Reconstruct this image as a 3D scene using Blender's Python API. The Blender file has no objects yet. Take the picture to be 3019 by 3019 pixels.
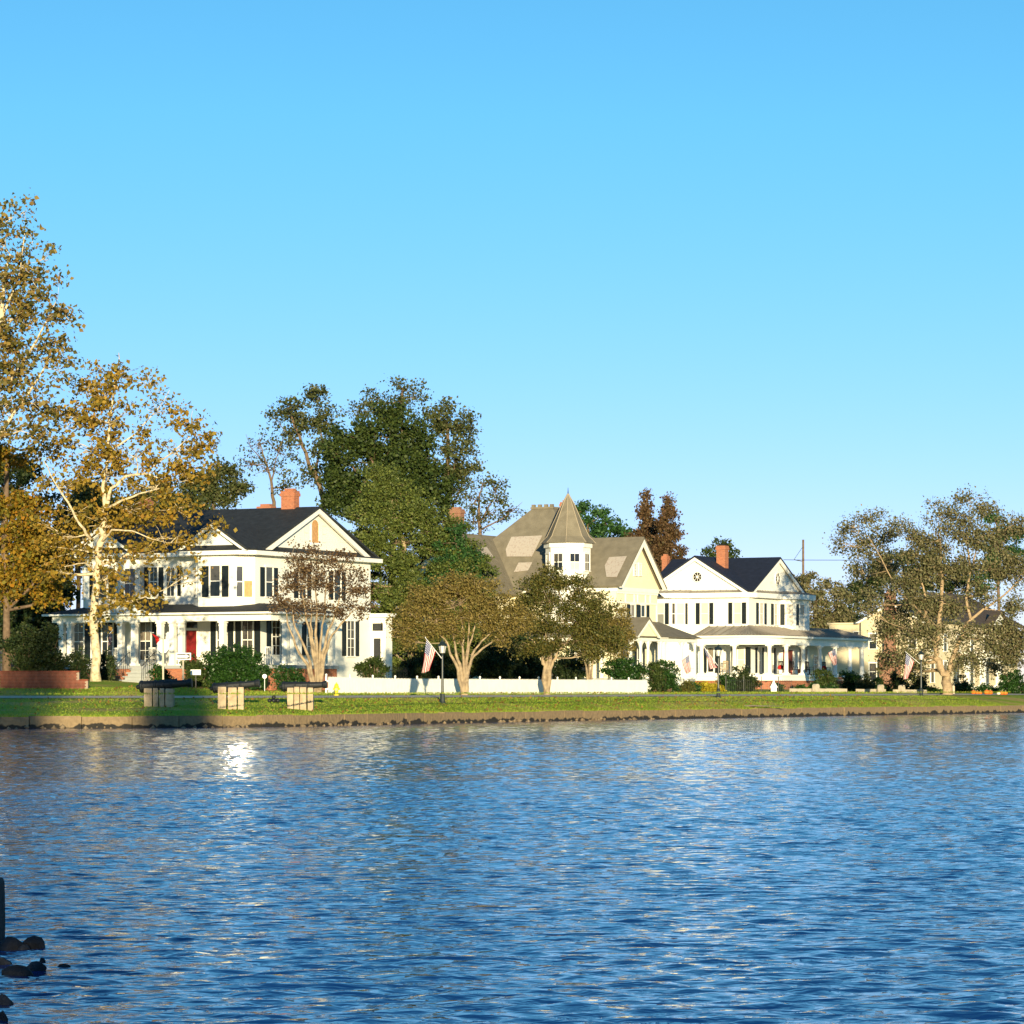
import bpy, bmesh, math, random
import numpy as np
from mathutils import Vector, Matrix
from mathutils.bvhtree import BVHTree

# ------------------------------------------------------------------ camera, sky, sun, exposure
F, CX, HY, CH = 9500.0, 1509.5, 2033.0, 1.7      # focal length in photo pixels, principal column, horizon row, eye height
R = math.radians
SUN_AZ, SUN_EL = R(5), R(6.5)                     # sun stands low behind the viewer, a little to the right
sc = bpy.context.scene
COL = sc.collection
cam = bpy.data.cameras.new('camera'); cam_o = bpy.data.objects.new('camera', cam); COL.objects.link(cam_o)
cam_o.location = (0, 0, CH); cam_o.rotation_euler = (math.pi / 2, 0, 0)
cam.sensor_width = 36; cam.lens = 36 * F / 3019; cam.shift_y = (HY - 1509.5) / 3019
cam.clip_start = .5; cam.clip_end = 9000
sc.camera = cam_o
w = bpy.data.worlds.new('World'); sc.world = w; w.use_nodes = True; nt = w.node_tree
sky = nt.nodes.new('ShaderNodeTexSky'); sky.sky_type = 'NISHITA'; sky.sun_disc = False
sky.sun_elevation = SUN_EL; sky.sun_rotation = math.pi - SUN_AZ
sky.air_density = 1.0; sky.dust_density = 0.0; sky.ozone_density = 2.6
tc = nt.nodes.new('ShaderNodeTexCoord'); sx = nt.nodes.new('ShaderNodeSeparateXYZ')
ma = nt.nodes.new('ShaderNodeMath'); ma.operation = 'MULTIPLY_ADD'; ma.inputs[1].default_value = 1.5; ma.inputs[2].default_value = .04
cb = nt.nodes.new('ShaderNodeCombineXYZ'); no = nt.nodes.new('ShaderNodeVectorMath'); no.operation = 'NORMALIZE'
hs = nt.nodes.new('ShaderNodeHueSaturation'); hs.inputs['Saturation'].default_value = 1.22
L = nt.links.new
L(tc.outputs['Generated'], sx.inputs[0]); L(sx.outputs[2], ma.inputs[0]); L(sx.outputs[0], cb.inputs[0]); L(sx.outputs[1], cb.inputs[1])
L(ma.outputs[0], cb.inputs[2]); L(cb.outputs[0], no.inputs[0]); L(no.outputs[0], sky.inputs[0])
tn = nt.nodes.new('ShaderNodeMixRGB'); tn.blend_type = 'MULTIPLY'; tn.inputs[0].default_value = 1; tn.inputs[2].default_value = (1.04, .98, 1.06, 1)
bg = nt.nodes['Background']; L(sky.outputs[0], hs.inputs['Color']); L(hs.outputs[0], tn.inputs[1]); sp = nt.nodes.new('ShaderNodeSeparateColor'); cc = nt.nodes.new('ShaderNodeCombineColor'); pw = nt.nodes.new('ShaderNodeMath'); pw.operation = 'POWER'; pw.inputs[1].default_value = .53; gm_ = nt.nodes.new('ShaderNodeMath'); gm_.operation = 'MULTIPLY'; gm_.inputs[1].default_value = 1.618
L(tn.outputs[0], sp.inputs[0]); L(sp.outputs[0], cc.inputs[0]); L(sp.outputs[1], pw.inputs[0]); L(pw.outputs[0], gm_.inputs[0]); mn = nt.nodes.new('ShaderNodeMath'); mn.operation = 'MINIMUM'; m9 = nt.nodes.new('ShaderNodeMath'); m9.operation = 'MULTIPLY'; m9.inputs[1].default_value = 1.15; L(sp.outputs[1], m9.inputs[0]); L(m9.outputs[0], mn.inputs[1]); L(gm_.outputs[0], mn.inputs[0]); L(mn.outputs[0], cc.inputs[1]); L(sp.outputs[2], cc.inputs[2]); L(cc.outputs[0], bg.inputs[0]); bg.inputs[1].default_value = .133
sun = bpy.data.lights.new('sun', 'SUN'); sun.energy = 4.4; sun.angle = R(.5); sun.color = (1, .83, .52)
sun_o = bpy.data.objects.new('sun', sun); COL.objects.link(sun_o)
SUN = Vector((math.sin(SUN_AZ) * math.cos(SUN_EL), -math.cos(SUN_AZ) * math.cos(SUN_EL), math.sin(SUN_EL)))
sun_o.rotation_euler = SUN.to_track_quat('Z', 'Y').to_euler(); sun_o.location = SUN * 60
vs = sc.view_settings; vs.view_transform = 'Standard'; vs.look = 'None'; vs.gamma = 1; vs.use_curve_mapping = False; vs.exposure = 1.0
sc.cycles.max_bounces = 6; sc.cycles.transparent_max_bounces = 6; sc.cycles.use_denoising = True; sc.cycles.sample_clamp_indirect = 80
random.seed(4); rng = np.random.default_rng(11)

def W(px, py, Z): return Vector(((px - CX) / F * Z, Z, CH + (HY - py) / F * Z))
def XP(px, Z): return (px - CX) / F * Z

# ------------------------------------------------------------------ materials
MATS = {}
def mat(name, col, rough=.6, spec=.3, var=0, vscale=3, bump=0, bscale=20, metal=0, col2=None, thr=None, kind=None, **kw):
    if name in MATS: return MATS[name]
    m = bpy.data.materials.new(name); m.use_nodes = True; t = m.node_tree; b = t.nodes['Principled BSDF']; l = t.links.new
    b.inputs['Base Color'].default_value = (*col, 1); b.inputs['Roughness'].default_value = rough
    b.inputs['Specular IOR Level'].default_value = spec; b.inputs['Metallic'].default_value = metal
    geo = t.nodes.new('ShaderNodeNewGeometry')
    if var or col2:
        n = t.nodes.new('ShaderNodeTexNoise'); n.inputs['Scale'].default_value = vscale; n.inputs['Detail'].default_value = 5
        l(geo.outputs['Position'], n.inputs['Vector'])
        r = t.nodes.new('ShaderNodeValToRGB'); l(n.outputs['Fac'], r.inputs[0])
        c2 = col2 if col2 else tuple(c * (1 + var) for c in col); c1 = col if col2 else tuple(c * (1 - var) for c in col)
        lo, hi = thr if thr else (.3, .7)
        r.color_ramp.elements[0].position = lo; r.color_ramp.elements[1].position = hi
        r.color_ramp.elements[0].color = (*c1, 1); r.color_ramp.elements[1].color = (*c2, 1)
        l(r.outputs[0], b.inputs['Base Color'])
    if kind == 'lap':                                  # clapboard or shingle courses: fine relief only
        s = t.nodes.new('ShaderNodeSeparateXYZ'); l(geo.outputs['Position'], s.inputs[0])
        d = t.nodes.new('ShaderNodeMath'); d.operation = 'MULTIPLY'; d.inputs[1].default_value = 1 / kw.get('course', .13); l(s.outputs[2], d.inputs[0])
        f = t.nodes.new('ShaderNodeMath'); f.operation = 'FRACT'; l(d.outputs[0], f.inputs[0])
        bp = t.nodes.new('ShaderNodeBump'); bp.inputs['Strength'].default_value = kw.get('ls', .35); bp.inputs['Distance'].default_value = .02; bp.invert = True
        l(f.outputs[0], bp.inputs['Height']); l(bp.outputs[0], b.inputs['Normal'])
    elif kind == 'brick':
        bt = t.nodes.new('ShaderNodeTexBrick'); cmb = t.nodes.new('ShaderNodeCombineXYZ'); s = t.nodes.new('ShaderNodeSeparateXYZ')
        l(geo.outputs['Position'], s.inputs[0]); ad = t.nodes.new('ShaderNodeMath'); ad.operation = 'SUBTRACT'
        l(s.outputs[0], ad.inputs[0]); l(s.outputs[1], ad.inputs[1]); l(ad.outputs[0], cmb.inputs[0]); l(s.outputs[2], cmb.inputs[1]); l(cmb.outputs[0], bt.inputs['Vector'])
        bt.inputs['Scale'].default_value = 1; bt.inputs['Brick Width'].default_value = .22; bt.inputs['Row Height'].default_value = .075; bt.inputs['Mortar Size'].default_value = .008
        bt.inputs['Color1'].default_value = (*col, 1); bt.inputs['Color2'].default_value = (col[0] * .7, col[1] * .65, col[2] * .7, 1); bt.inputs['Mortar'].default_value = (.35, .24, .17, 1)
        l(bt.outputs['Color'], b.inputs['Base Color'])
    elif bump:
        n2 = t.nodes.new('ShaderNodeTexNoise'); n2.inputs['Scale'].default_value = bscale; n2.inputs['Detail'].default_value = 4
        l(geo.outputs['Position'], n2.inputs['Vector'])
        bp = t.nodes.new('ShaderNodeBump'); bp.inputs['Strength'].default_value = bump; bp.inputs['Distance'].default_value = .05
        l(n2.outputs['Fac'], bp.inputs['Height']); l(bp.outputs[0], b.inputs['Normal'])
    MATS[name] = m
    return m
def leafmat(name, cols, trans=.25, rough=.55):
    m = bpy.data.materials.new(name); m.use_nodes = True; t = m.node_tree; l = t.links.new
    b = t.nodes['Principled BSDF']; b.inputs['Roughness'].default_value = rough; b.inputs['Specular IOR Level'].default_value = .25
    g = t.nodes.new('ShaderNodeNewGeometry'); r = t.nodes.new('ShaderNodeValToRGB')
    l(g.outputs['Random Per Island'], r.inputs[0]); r.color_ramp.interpolation = 'LINEAR'
    el = r.color_ramp.elements
    while len(el) < len(cols): el.new(.5)
    for i, c in enumerate(cols): el[i].position = i / (len(cols) - 1); el[i].color = (*c, 1)
    l(r.outputs[0], b.inputs['Base Color'])
    tr = t.nodes.new('ShaderNodeBsdfTranslucent'); l(r.outputs[0], tr.inputs['Color'])
    mx = t.nodes.new('ShaderNodeMixShader'); mx.inputs[0].default_value = trans; l(b.outputs[0], mx.inputs[1]); l(tr.outputs[0], mx.inputs[2])
    l(mx.outputs[0], t.nodes['Material Output'].inputs['Surface']); MATS[name] = m
    return m
white = mat('white_clapboard', (.80, .79, .71), .55, .3, var=.05, vscale=.8, kind='lap')
trim = mat('white_trim', (.82, .81, .74), .5, .3, var=.04, vscale=2)
cream = mat('pale_yellow_clapboard', (.80, .74, .53), .6, .3, var=.05, vscale=.8, kind='lap')
buff = mat('buff_clapboard', (.62, .53, .36), .65, .2, var=.10, vscale=.6, kind='lap', course=.16)
darkroof = mat('charcoal_shingle', (.026, .030, .034), .8, .25, var=.25, vscale=2.5, kind='lap', course=.14, ls=.6)
navyroof = mat('blue_black_shingle', (.016, .021, .038), .75, .25, var=.2, vscale=2.5, kind='lap', course=.14, ls=.6)
tanroof = mat('weathered_tan_shingle', (.19, .168, .122), .85, .15, var=.14, vscale=1.8, kind='lap', course=.16, ls=.6)
brownroof = mat('brown_shingle', (.085, .065, .05), .85, .2, var=.25, vscale=2, kind='lap', course=.14)
slate = mat('slate_shingle', (.055, .06, .062), .8, .2, var=.2, vscale=2, kind='lap', course=.14)
metalroof = mat('pale_standing_seam_metal', (.25, .22, .18), .45, .5, var=.12, vscale=1.2)
underlay = mat('underlayment_sheet', (.40, .36, .31), .8, .2, col2=(.33, .27, .23), vscale=6, thr=(.52, .66))
brick = mat('orange_brick', (.42, .135, .06), .85, .2, kind='brick')
dbrick = mat('red_brick_masonry', (.20, .06, .036), .85, .2, var=.3, vscale=5, bump=.3)  # base set darker to stand for shade on the retaining wall
mortar = mat('mortar', (.33, .25, .19), .9, .1)
glass = mat('window_glass', (.012, .014, .018), .04, .5)
dimg = mat('window_glass_with_shade', (.06, .055, .05), .06, .5, var=.3, vscale=2); curt = mat('window_curtain', (.20, .17, .13), .12, .5, var=.2, vscale=6)
blind = mat('window_blind', (.60, .54, .44), .35, .5, var=.05)
shut = mat('dark_green_shutter', (.008, .013, .016), .5, .35, var=.3, vscale=8)
red = mat('red_door', (.20, .012, .010), .4, .4)
plywood = mat('bare_wood', (.50, .28, .12), .7, .2, var=.18, vscale=6)
iron = mat('black_iron', (.012, .014, .016), .5, .4, var=.3, vscale=9, bump=.1)
lampgreen = mat('dark_lamp_paint', (.010, .018, .018), .45, .5)
frost = mat('frosted_lamp_glass', (.62, .60, .55), .3, .5)
stone = mat('weathered_stone', (.48, .38, .25), .85, .2, col2=(.30, .22, .14), vscale=4, thr=(.35, .75), bump=.4, bscale=9)
concrete = mat('concrete', (.46, .40, .31), .85, .2, var=.14, vscale=3, bump=.2, bscale=14)
asphalt = mat('street_asphalt', (.58, .50, .37), .9, .15, var=.15, vscale=1.5, bump=.2)
ply = plywood
yellow = mat('hydrant_yellow', (.72, .50, .01), .4, .5)
signm = mat('sign_metal_back', (.42, .42, .41), .45, .5, metal=.2, var=.06)
signw = mat('sign_white', (.80, .80, .78), .45, .4)
signk = mat('sign_black', (.02, .02, .02), .5, .3)
wood = mat('post_wood', (.38, .29, .18), .85, .15, var=.2, vscale=7)
greyp = mat('grey_paint', (.34, .35, .34), .6, .3)
rubber = mat('rubber', (.012, .012, .012), .8, .2)
carp = mat('dark_car_paint', (.006, .007, .010), .2, .5)
chrome = mat('wheel_alloy', (.5, .5, .5), .25, .5, metal=.9)
tail = mat('tail_lamp_red', (.30, .005, .01), .3, .5)
orange = mat('pumpkin_skin', (.62, .16, .02), .5, .3, var=.15, vscale=8)
palewh = mat('pale_gourd', (.72, .66, .52), .5, .3, var=.08)
redcl = mat('red_cloth', (.46, .02, .02), .8, .1, var=.1)
darkw = mat('dark_wicker', (.02, .018, .016), .7, .2, var=.3, vscale=12)
sandp = mat('bare_sand', (.50, .38, .22), .95, .1, var=.12, vscale=4)
rockm = mat('shade_darkened_rock', (.022, .024, .030), .85, .15, var=.5, vscale=9, bump=.6, bscale=14)  # base colour darkened to stand for the shade over the foreground rocks
bark_syc = mat('sycamore_bark', (.62, .52, .34), .8, .2, col2=(.30, .24, .15), vscale=5, thr=(.42, .68), bump=.3)
bark_crape = mat('crape_myrtle_bark', (.36, .275, .17), .8, .2, col2=(.19, .145, .095), vscale=4, thr=(.38, .66), bump=.5, bscale=12)
bark_dk = mat('grey_brown_bark', (.15, .105, .07), .9, .15, var=.3, vscale=5, bump=.5)
bark_pec = mat('pecan_bark', (.34, .25, .15), .9, .15, var=.25, vscale=6, bump=.5)
mulch = mat('mulch', (.20, .085, .04), .95, .1, var=.3, vscale=8)
g_syc = leafmat('sycamore_leaf', [(.09, .08, .016), (.26, .18, .026), (.42, .27, .036), (.17, .15, .028), (.36, .19, .03)], .35)
g_syc2 = leafmat('sycamore_green_gold_leaf', [(.05, .06, .02), (.17, .15, .035), (.33, .22, .055), (.11, .12, .028), (.30, .17, .06)], .35)
g_or = leafmat('amber_leaf', [(.12, .10, .014), (.36, .20, .018), (.24, .20, .024), (.10, .10, .016), (.42, .19, .016)], .35)
g_olive = leafmat('olive_leaf', [(.03, .045, .014), (.07, .088, .024), (.11, .11, .04), (.05, .07, .022)], .25)
g_dark = leafmat('dark_evergreen_leaf', [(.010, .022, .010), (.022, .042, .014), (.035, .055, .014), (.05, .06, .018)], .2)
g_mid = leafmat('broadleaf_green', [(.014, .03, .009), (.038, .064, .013), (.068, .095, .02), (.026, .048, .012)], .25)
g_cedar = leafmat('cedar_foliage', [(.035, .058, .014), (.085, .118, .024), (.14, .165, .034), (.06, .085, .02)], .2)
g_cedar2 = leafmat('deep_green_juniper', [(.014, .045, .016), (.03, .085, .022), (.05, .12, .026), (.02, .06, .018)], .2)
g_crp = leafmat('purple_brown_leaf', [(.05, .03, .02), (.11, .065, .035), (.18, .12, .055), (.075, .045, .028)], .25)
g_crt = leafmat('tan_olive_leaf', [(.10, .08, .022), (.19, .15, .04), (.24, .18, .055), (.13, .125, .03)], .25)
g_crg = leafmat('dark_olive_bronze_leaf', [(.035, .045, .012), (.085, .095, .02), (.15, .12, .03), (.06, .075, .016)], .25)
g_rust = leafmat('rust_cypress_leaf', [(.05, .034, .016), (.11, .062, .030), (.15, .09, .042), (.07, .06, .022)], .25)
g_pec = leafmat('pecan_leaf', [(.065, .075, .03), (.15, .15, .065), (.22, .19, .10), (.10, .115, .042), (.19, .145, .085)], .25)
g_bush = leafmat('glossy_shrub_leaf', [(.008, .028, .008), (.018, .055, .010), (.035, .085, .014), (.014, .04, .010)], .15, .4)
g_yel = leafmat('golden_shrub_leaf', [(.22, .19, .012), (.40, .33, .02), (.50, .40, .03), (.30, .26, .02)], .3)
g_grass = leafmat('grass_blade', [(.16, .27, .02), (.26, .37, .03), (.36, .34, .06), (.21, .32, .025)], .35)

def groundmat():
    m = bpy.data.materials.new('lawn'); m.use_nodes = True; t = m.node_tree; l = t.links.new; b = t.nodes['Principled BSDF']
    b.inputs['Roughness'].default_value = .95; b.inputs['Specular IOR Level'].default_value = .1
    g = t.nodes.new('ShaderNodeNewGeometry')
    n1 = t.nodes.new('ShaderNodeTexNoise'); n1.inputs['Scale'].default_value = .22; n1.inputs['Detail'].default_value = 6; l(g.outputs['Position'], n1.inputs[0])
    r1 = t.nodes.new('ShaderNodeValToRGB'); l(n1.outputs[0], r1.inputs[0])
    e = r1.color_ramp.elements; e[0].position = .3; e[0].color = (.22, .34, .024, 1); e[1].position = .62; e[1].color = (.48, .38, .11, 1); k = e.new(.52); k.color = (.30, .38, .036, 1)
    n2 = t.nodes.new('ShaderNodeTexNoise'); n2.inputs['Scale'].default_value = 4; n2.inputs['Detail'].default_value = 6; l(g.outputs['Position'], n2.inputs[0])
    mx = t.nodes.new('ShaderNodeMixRGB'); mx.blend_type = 'MULTIPLY'; mx.inputs[0].default_value = .7; l(r1.outputs[0], mx.inputs[1])
    r2 = t.nodes.new('ShaderNodeValToRGB'); l(n2.outputs[0], r2.inputs[0]); r2.color_ramp.elements[0].position = .25; r2.color_ramp.elements[1].position = .65
    r2.color_ramp.elements[0].color = (.5, .5, .45, 1); r2.color_ramp.elements[1].color = (1.15, 1.1, 1, 1); l(r2.outputs[0], mx.inputs[2])
    l(mx.outputs[0], b.inputs['Base Color'])
    bp = t.nodes.new('ShaderNodeBump'); bp.inputs['Strength'].default_value = .8; bp.inputs['Distance'].default_value = .06
    n3 = t.nodes.new('ShaderNodeTexNoise'); n3.inputs['Scale'].default_value = 12; l(g.outputs['Position'], n3.inputs[0]); l(n3.outputs[0], bp.inputs['Height']); l(bp.outputs[0], b.inputs['Normal'])
    return m
def wallmat():                                         # seawall: brown stained concrete with a dark, uneven waterline growth
    m = bpy.data.materials.new('stained_seawall'); m.use_nodes = True; t = m.node_tree; l = t.links.new; b = t.nodes['Principled BSDF']; b.inputs['Roughness'].default_value = .85
    g = t.nodes.new('ShaderNodeNewGeometry'); s = t.nodes.new('ShaderNodeSeparateXYZ'); l(g.outputs['Position'], s.inputs[0])
    n = t.nodes.new('ShaderNodeTexNoise'); n.inputs['Scale'].default_value = 1.6; n.inputs['Detail'].default_value = 6; l(g.outputs['Position'], n.inputs[0])
    a = t.nodes.new('ShaderNodeMath'); a.operation = 'MULTIPLY_ADD'; a.inputs[1].default_value = -.75; l(n.outputs[0], a.inputs[0]); l(s.outputs[2], a.inputs[2])
    r = t.nodes.new('ShaderNodeValToRGB'); a2 = t.nodes.new('ShaderNodeMath'); a2.operation = 'ADD'; a2.inputs[1].default_value = .5; l(a.outputs[0], a2.inputs[0]); l(a2.outputs[0], r.inputs[0])
    e = r.color_ramp.elements; e[0].position = .25; e[0].color = (.014, .013, .010, 1); e[1].position = .30; e[1].color = (.21, .155, .085, 1)
    n2 = t.nodes.new('ShaderNodeTexNoise'); n2.inputs['Scale'].default_value = 6; n2.inputs['Detail'].default_value = 6; l(g.outputs['Position'], n2.inputs[0])
    mx = t.nodes.new('ShaderNodeMixRGB'); mx.blend_type = 'MULTIPLY'; mx.inputs[0].default_value = .6; l(r.outputs[0], mx.inputs[1]); l(n2.outputs[0], mx.inputs[2])
    sc2 = t.nodes.new('ShaderNodeMixRGB'); sc2.blend_type = 'MULTIPLY'; sc2.inputs[0].default_value = 1; sc2.inputs[2].default_value = (1.5, 1.45, 1.4, 1); l(mx.outputs[0], sc2.inputs[1])
    l(sc2.outputs[0], b.inputs['Base Color'])
    bp = t.nodes.new('ShaderNodeBump'); bp.inputs['Strength'].default_value = .7; bp.inputs['Distance'].default_value = .08; l(n2.outputs[0], bp.inputs['Height']); l(bp.outputs[0], b.inputs['Normal'])
    return m
def watermat():
    m = bpy.data.materials.new('river_water'); m.use_nodes = True; t = m.node_tree; l = t.links.new; b = t.nodes['Principled BSDF']
    b.inputs['Base Color'].default_value = (.003, .030, .14, 1); b.inputs['Roughness'].default_value = .03; b.inputs['IOR'].default_value = 1.333; b.inputs['Specular Tint'].default_value = (.56, .86, 1, 1)
    g = t.nodes.new('ShaderNodeNewGeometry')
    def layer(sx_, sy_, scale, det, rot):
        mp = t.nodes.new('ShaderNodeMapping'); mp.inputs['Scale'].default_value = (sx_, sy_, 1); mp.inputs['Rotation'].default_value = (0, 0, rot); l(g.outputs['Position'], mp.inputs[0])
        n = t.nodes.new('ShaderNodeTexNoise'); n.inputs['Scale'].default_value = scale; n.inputs['Detail'].default_value = det; n.inputs['Roughness'].default_value = .55; n.inputs['Distortion'].default_value = .3
        l(mp.outputs[0], n.inputs[0]); return n
    prev = None
    for (sx_, sy_, scale, det, rot, dist) in WAVES:
        n = layer(sx_, sy_, scale, det, rot)
        bp = t.nodes.new('ShaderNodeBump'); bp.inputs['Strength'].default_value = 1; bp.inputs['Distance'].default_value = dist
        l(n.outputs[0], bp.inputs['Height'])
        if prev: l(prev.outputs[0], bp.inputs['Normal'])
        prev = bp
    l(prev.outputs[0], b.inputs['Normal'])
    return m
WAVES = [(.55, 1, 4.2, 3, -.1, .045)]
WN, WL0, WL1, WS = 100, .14, .52, .12

# ------------------------------------------------------------------ mesh helpers
class MB:
    def __init__(s): s.v = []; s.f = []
    def add(s, vs_, fs):
        o = len(s.v); s.v += [tuple(p) for p in vs_]; s.f += [tuple(i + o for i in f) for f in fs]
    def box8(s, p): s.add(p, [(0, 3, 2, 1), (4, 5, 6, 7), (0, 1, 5, 4), (1, 2, 6, 5), (2, 3, 7, 6), (3, 0, 4, 7)])
    def box(s, a, b):
        (x0, y0, z0), (x1, y1, z1) = a, b
        s.box8([(x0, y0, z0), (x1, y0, z0), (x1, y1, z0), (x0, y1, z0), (x0, y0, z1), (x1, y0, z1), (x1, y1, z1), (x0, y1, z1)])
    def prism(s, pts, vec):
        pts = [Vector(p) for p in pts]; vec = Vector(vec); n = len(pts)
        s.add(pts + [p + vec for p in pts], [tuple(range(n - 1, -1, -1)), tuple(range(n, 2 * n))] + [(i, (i + 1) % n, n + (i + 1) % n, n + i) for i in range(n)])
    def slab(s, pts, t=.15):
        pts = [Vector(p) for p in pts]; n = (pts[1] - pts[0]).cross(pts[2] - pts[0]).normalized()
        if n.z < 0: n = -n; pts = pts[::-1]
        s.prism([p - n * t for p in pts], n * t)
    def tube(s, pts, rs, n=6):
        pts = [Vector(p) for p in pts]; rings = []
        for i, p in enumerate(pts):
            d = (pts[min(i + 1, len(pts) - 1)] - pts[max(i - 1, 0)])
            d = d.normalized() if d.length > 1e-6 else Vector((0, 0, 1))
            a = d.cross(Vector((.3, .9, .1)) if abs(d.z) > .8 else Vector((0, 0, 1))).normalized(); c = d.cross(a)
            rings.append([p + (a * math.cos(2 * math.pi * k / n) + c * math.sin(2 * math.pi * k / n)) * rs[i] for k in range(n)])
        fs = [(i * n + k, i * n + (k + 1) % n, (i + 1) * n + (k + 1) % n, (i + 1) * n + k) for i in range(len(pts) - 1) for k in range(n)]
        fs += [tuple(range(n))[::-1], tuple(range((len(pts) - 1) * n, len(pts) * n))]
        s.add([p for r in rings for p in r], fs)
    def lathe(s, c, prof, n=12, a0=0):
        c = Vector(c); vs_ = [c + Vector((r * math.cos(a0 + 2 * math.pi * k / n), r * math.sin(a0 + 2 * math.pi * k / n), z)) for r, z in prof for k in range(n)]
        fs = [(i * n + k, i * n + (k + 1) % n, (i + 1) * n + (k + 1) % n, (i + 1) * n + k) for i in range(len(prof) - 1) for k in range(n)]
        fs += [tuple(range(n))[::-1], tuple(range((len(prof) - 1) * n, len(prof) * n))]
        s.add(vs_, fs)
ORG = {}
def build(mb, name, m, parent=None, org=None, smooth=False):
    o0 = ORG[parent.name] if parent else Vector(org if org is not None else (0, 0, 0))
    me = bpy.data.meshes.new(name); me.from_pydata([tuple(Vector(v) - o0) for v in mb.v], [], mb.f); me.materials.append(m)
    bm = bmesh.new(); bm.from_mesh(me); bmesh.ops.recalc_face_normals(bm, faces=bm.faces); bm.to_mesh(me); bm.free()
    if smooth: me.polygons.foreach_set('use_smooth', [True] * len(me.polygons))
    o = bpy.data.objects.new(name, me); COL.objects.link(o)
    if parent: o.parent = parent
    else: o.location = o0
    ORG[o.name] = o0
    return o
def tag(o, label=None, cat=None, group=None, kind=None):
    if label: o['label'] = label
    if cat: o['category'] = cat
    if group: o['group'] = group
    if kind: o['kind'] = kind
    return o
def thing(name, loc, label, cat, group=None):
    o = bpy.data.objects.new(name, None); COL.objects.link(o); o.location = loc; o.empty_display_size = .2; ORG[o.name] = Vector(loc)
    return tag(o, label, cat, group)
def piece(o, parent, mtx):
    c = o.copy(); COL.objects.link(c); c.parent = parent; c.matrix_local = mtx; ORG[c.name] = ORG[parent.name]; return c
def vec_mesh(name, verts, faces, m, parent=None, org=None):
    o0 = ORG[parent.name] if parent else Vector(org)
    verts = np.asarray(verts, dtype=np.float64) - np.array(o0)
    me = bpy.data.meshes.new(name); nv, nf, k = len(verts), len(faces), faces.shape[1]
    me.vertices.add(nv); me.vertices.foreach_set('co', verts.astype(np.float32).ravel())
    me.loops.add(nf * k); me.loops.foreach_set('vertex_index', faces.astype(np.int32).ravel())
    me.polygons.add(nf); me.polygons.foreach_set('loop_start', np.arange(0, nf * k, k, dtype=np.int32)); me.polygons.foreach_set('loop_total', np.full(nf, k, np.int32))
    me.update(); me.validate(); me.materials.append(m)
    o = bpy.data.objects.new(name, me); COL.objects.link(o)
    if parent: o.parent = parent
    else: o.location = o0
    ORG[o.name] = o0
    return o

# ------------------------------------------------------------------ terrain, street, water
S = [(-400, 20), (-150, 95), (-60, 128), (-30, 138), (-22.3, 140), (-16, 142.6), (-11, 147), (-7, 154.5), (-3.5, 163), (4, 177.5), (12, 192), (24, 214), (37.9, 238), (75, 308), (400, 900)]
RD = [(-420, 45), (-160, 120), (-66, 151), (-34, 159), (-26, 160.8), (-20.5, 161.8), (-16, 162.4), (-12.8, 163.9), (-9.5, 167), (-2.4, 180.5), (5.6, 195.4), (17.6, 217.4), (31.5, 241.4), (68.6, 311.4), (394, 904)]
def dens(P, k=10):
    out = []
    for i in range(len(P) - 1):
        p0, p1, p2, p3 = [Vector(P[j]) for j in (max(i - 1, 0), i, i + 1, min(i + 2, len(P) - 1))]
        for j in range(k):
            t = j / k
            d1 = (p2 - p0) * .5 * min(1, (p2 - p1).length / max(1e-6, (p2 - p0).length) * 2); d2 = (p3 - p1) * .5 * min(1, (p2 - p1).length / max(1e-6, (p3 - p1).length) * 2)
            out.append(p1 * (2 * t ** 3 - 3 * t ** 2 + 1) + d1 * (t ** 3 - 2 * t ** 2 + t) + p2 * (-2 * t ** 3 + 3 * t ** 2) + d2 * (t ** 3 - t ** 2))
    out.append(Vector(P[-1])); return out
SD, RDD = dens(S), dens(RD)
rows = []
gv, gf, rv = [], [], []
for s_, r_ in zip(SD, RDD):
    d = (r_ - s_); L_ = d.length; d = d / L_
    left = max(0, min(1, (4 - s_.x) / 14))              # ground behind the street is higher on the left
    near = L_ - 1.9; far = L_ + 1.9
    prof = [(.2, -1.6), (.22, .48), (.5, .56), (near * .25, .72), (near * .5, .95), (near * .8, 1.17), (near, 1.26), (far, 1.36), (far + .7, 1.42 + .04 * left),
            (far + 2.5, 1.42 + .28 * left), (far + 6, 1.50 + .35 * left), (far + 14, 1.60 + .50 * left), (far + 26, 1.85 + .45 * left), (far + 60, 2.3 + .4 * left), (far + 160, 3.0), (far + 500, 4), (far + 4000, 6)]
    for q, z in prof: gv.append((s_.x + d.x * q, s_.y + d.y * q, z + (random.uniform(-.02, .02) if .3 < q < near * .9 else 0)))
    rv.append([(s_.x + d.x * q, s_.y + d.y * q, z) for q, z in ((near + .08, 1.285), (far - .08, 1.385))])
NR = 17
for i in range(len(SD) - 1):
    for j in range(NR - 1): gf.append((i * NR + j, (i + 1) * NR + j, (i + 1) * NR + j + 1, i * NR + j + 1))
g = MB(); g.add(gv, gf); ground = build(g, 'ground', groundmat(), smooth=True); tag(ground, kind='structure')
bvh = BVHTree.FromPolygons([Vector(v) for v in gv], gf)
def gz(x, y):
    h = bvh.ray_cast(Vector((x, y, 60)), Vector((0, 0, -1)))
    return h[0].z if h[0] else 1.5
mb = MB(); mb.add([p for r_ in rv for p in r_], [(2 * i, 2 * i + 2, 2 * i + 3, 2 * i + 1) for i in range(len(rv) - 1)])
tag(build(mb, 'street', asphalt), kind='structure')
mb = MB(); mb.box((-700, -60, -4), (700, 8, .25)); tag(build(mb, 'near_bank', groundmat()), kind='structure')
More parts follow.
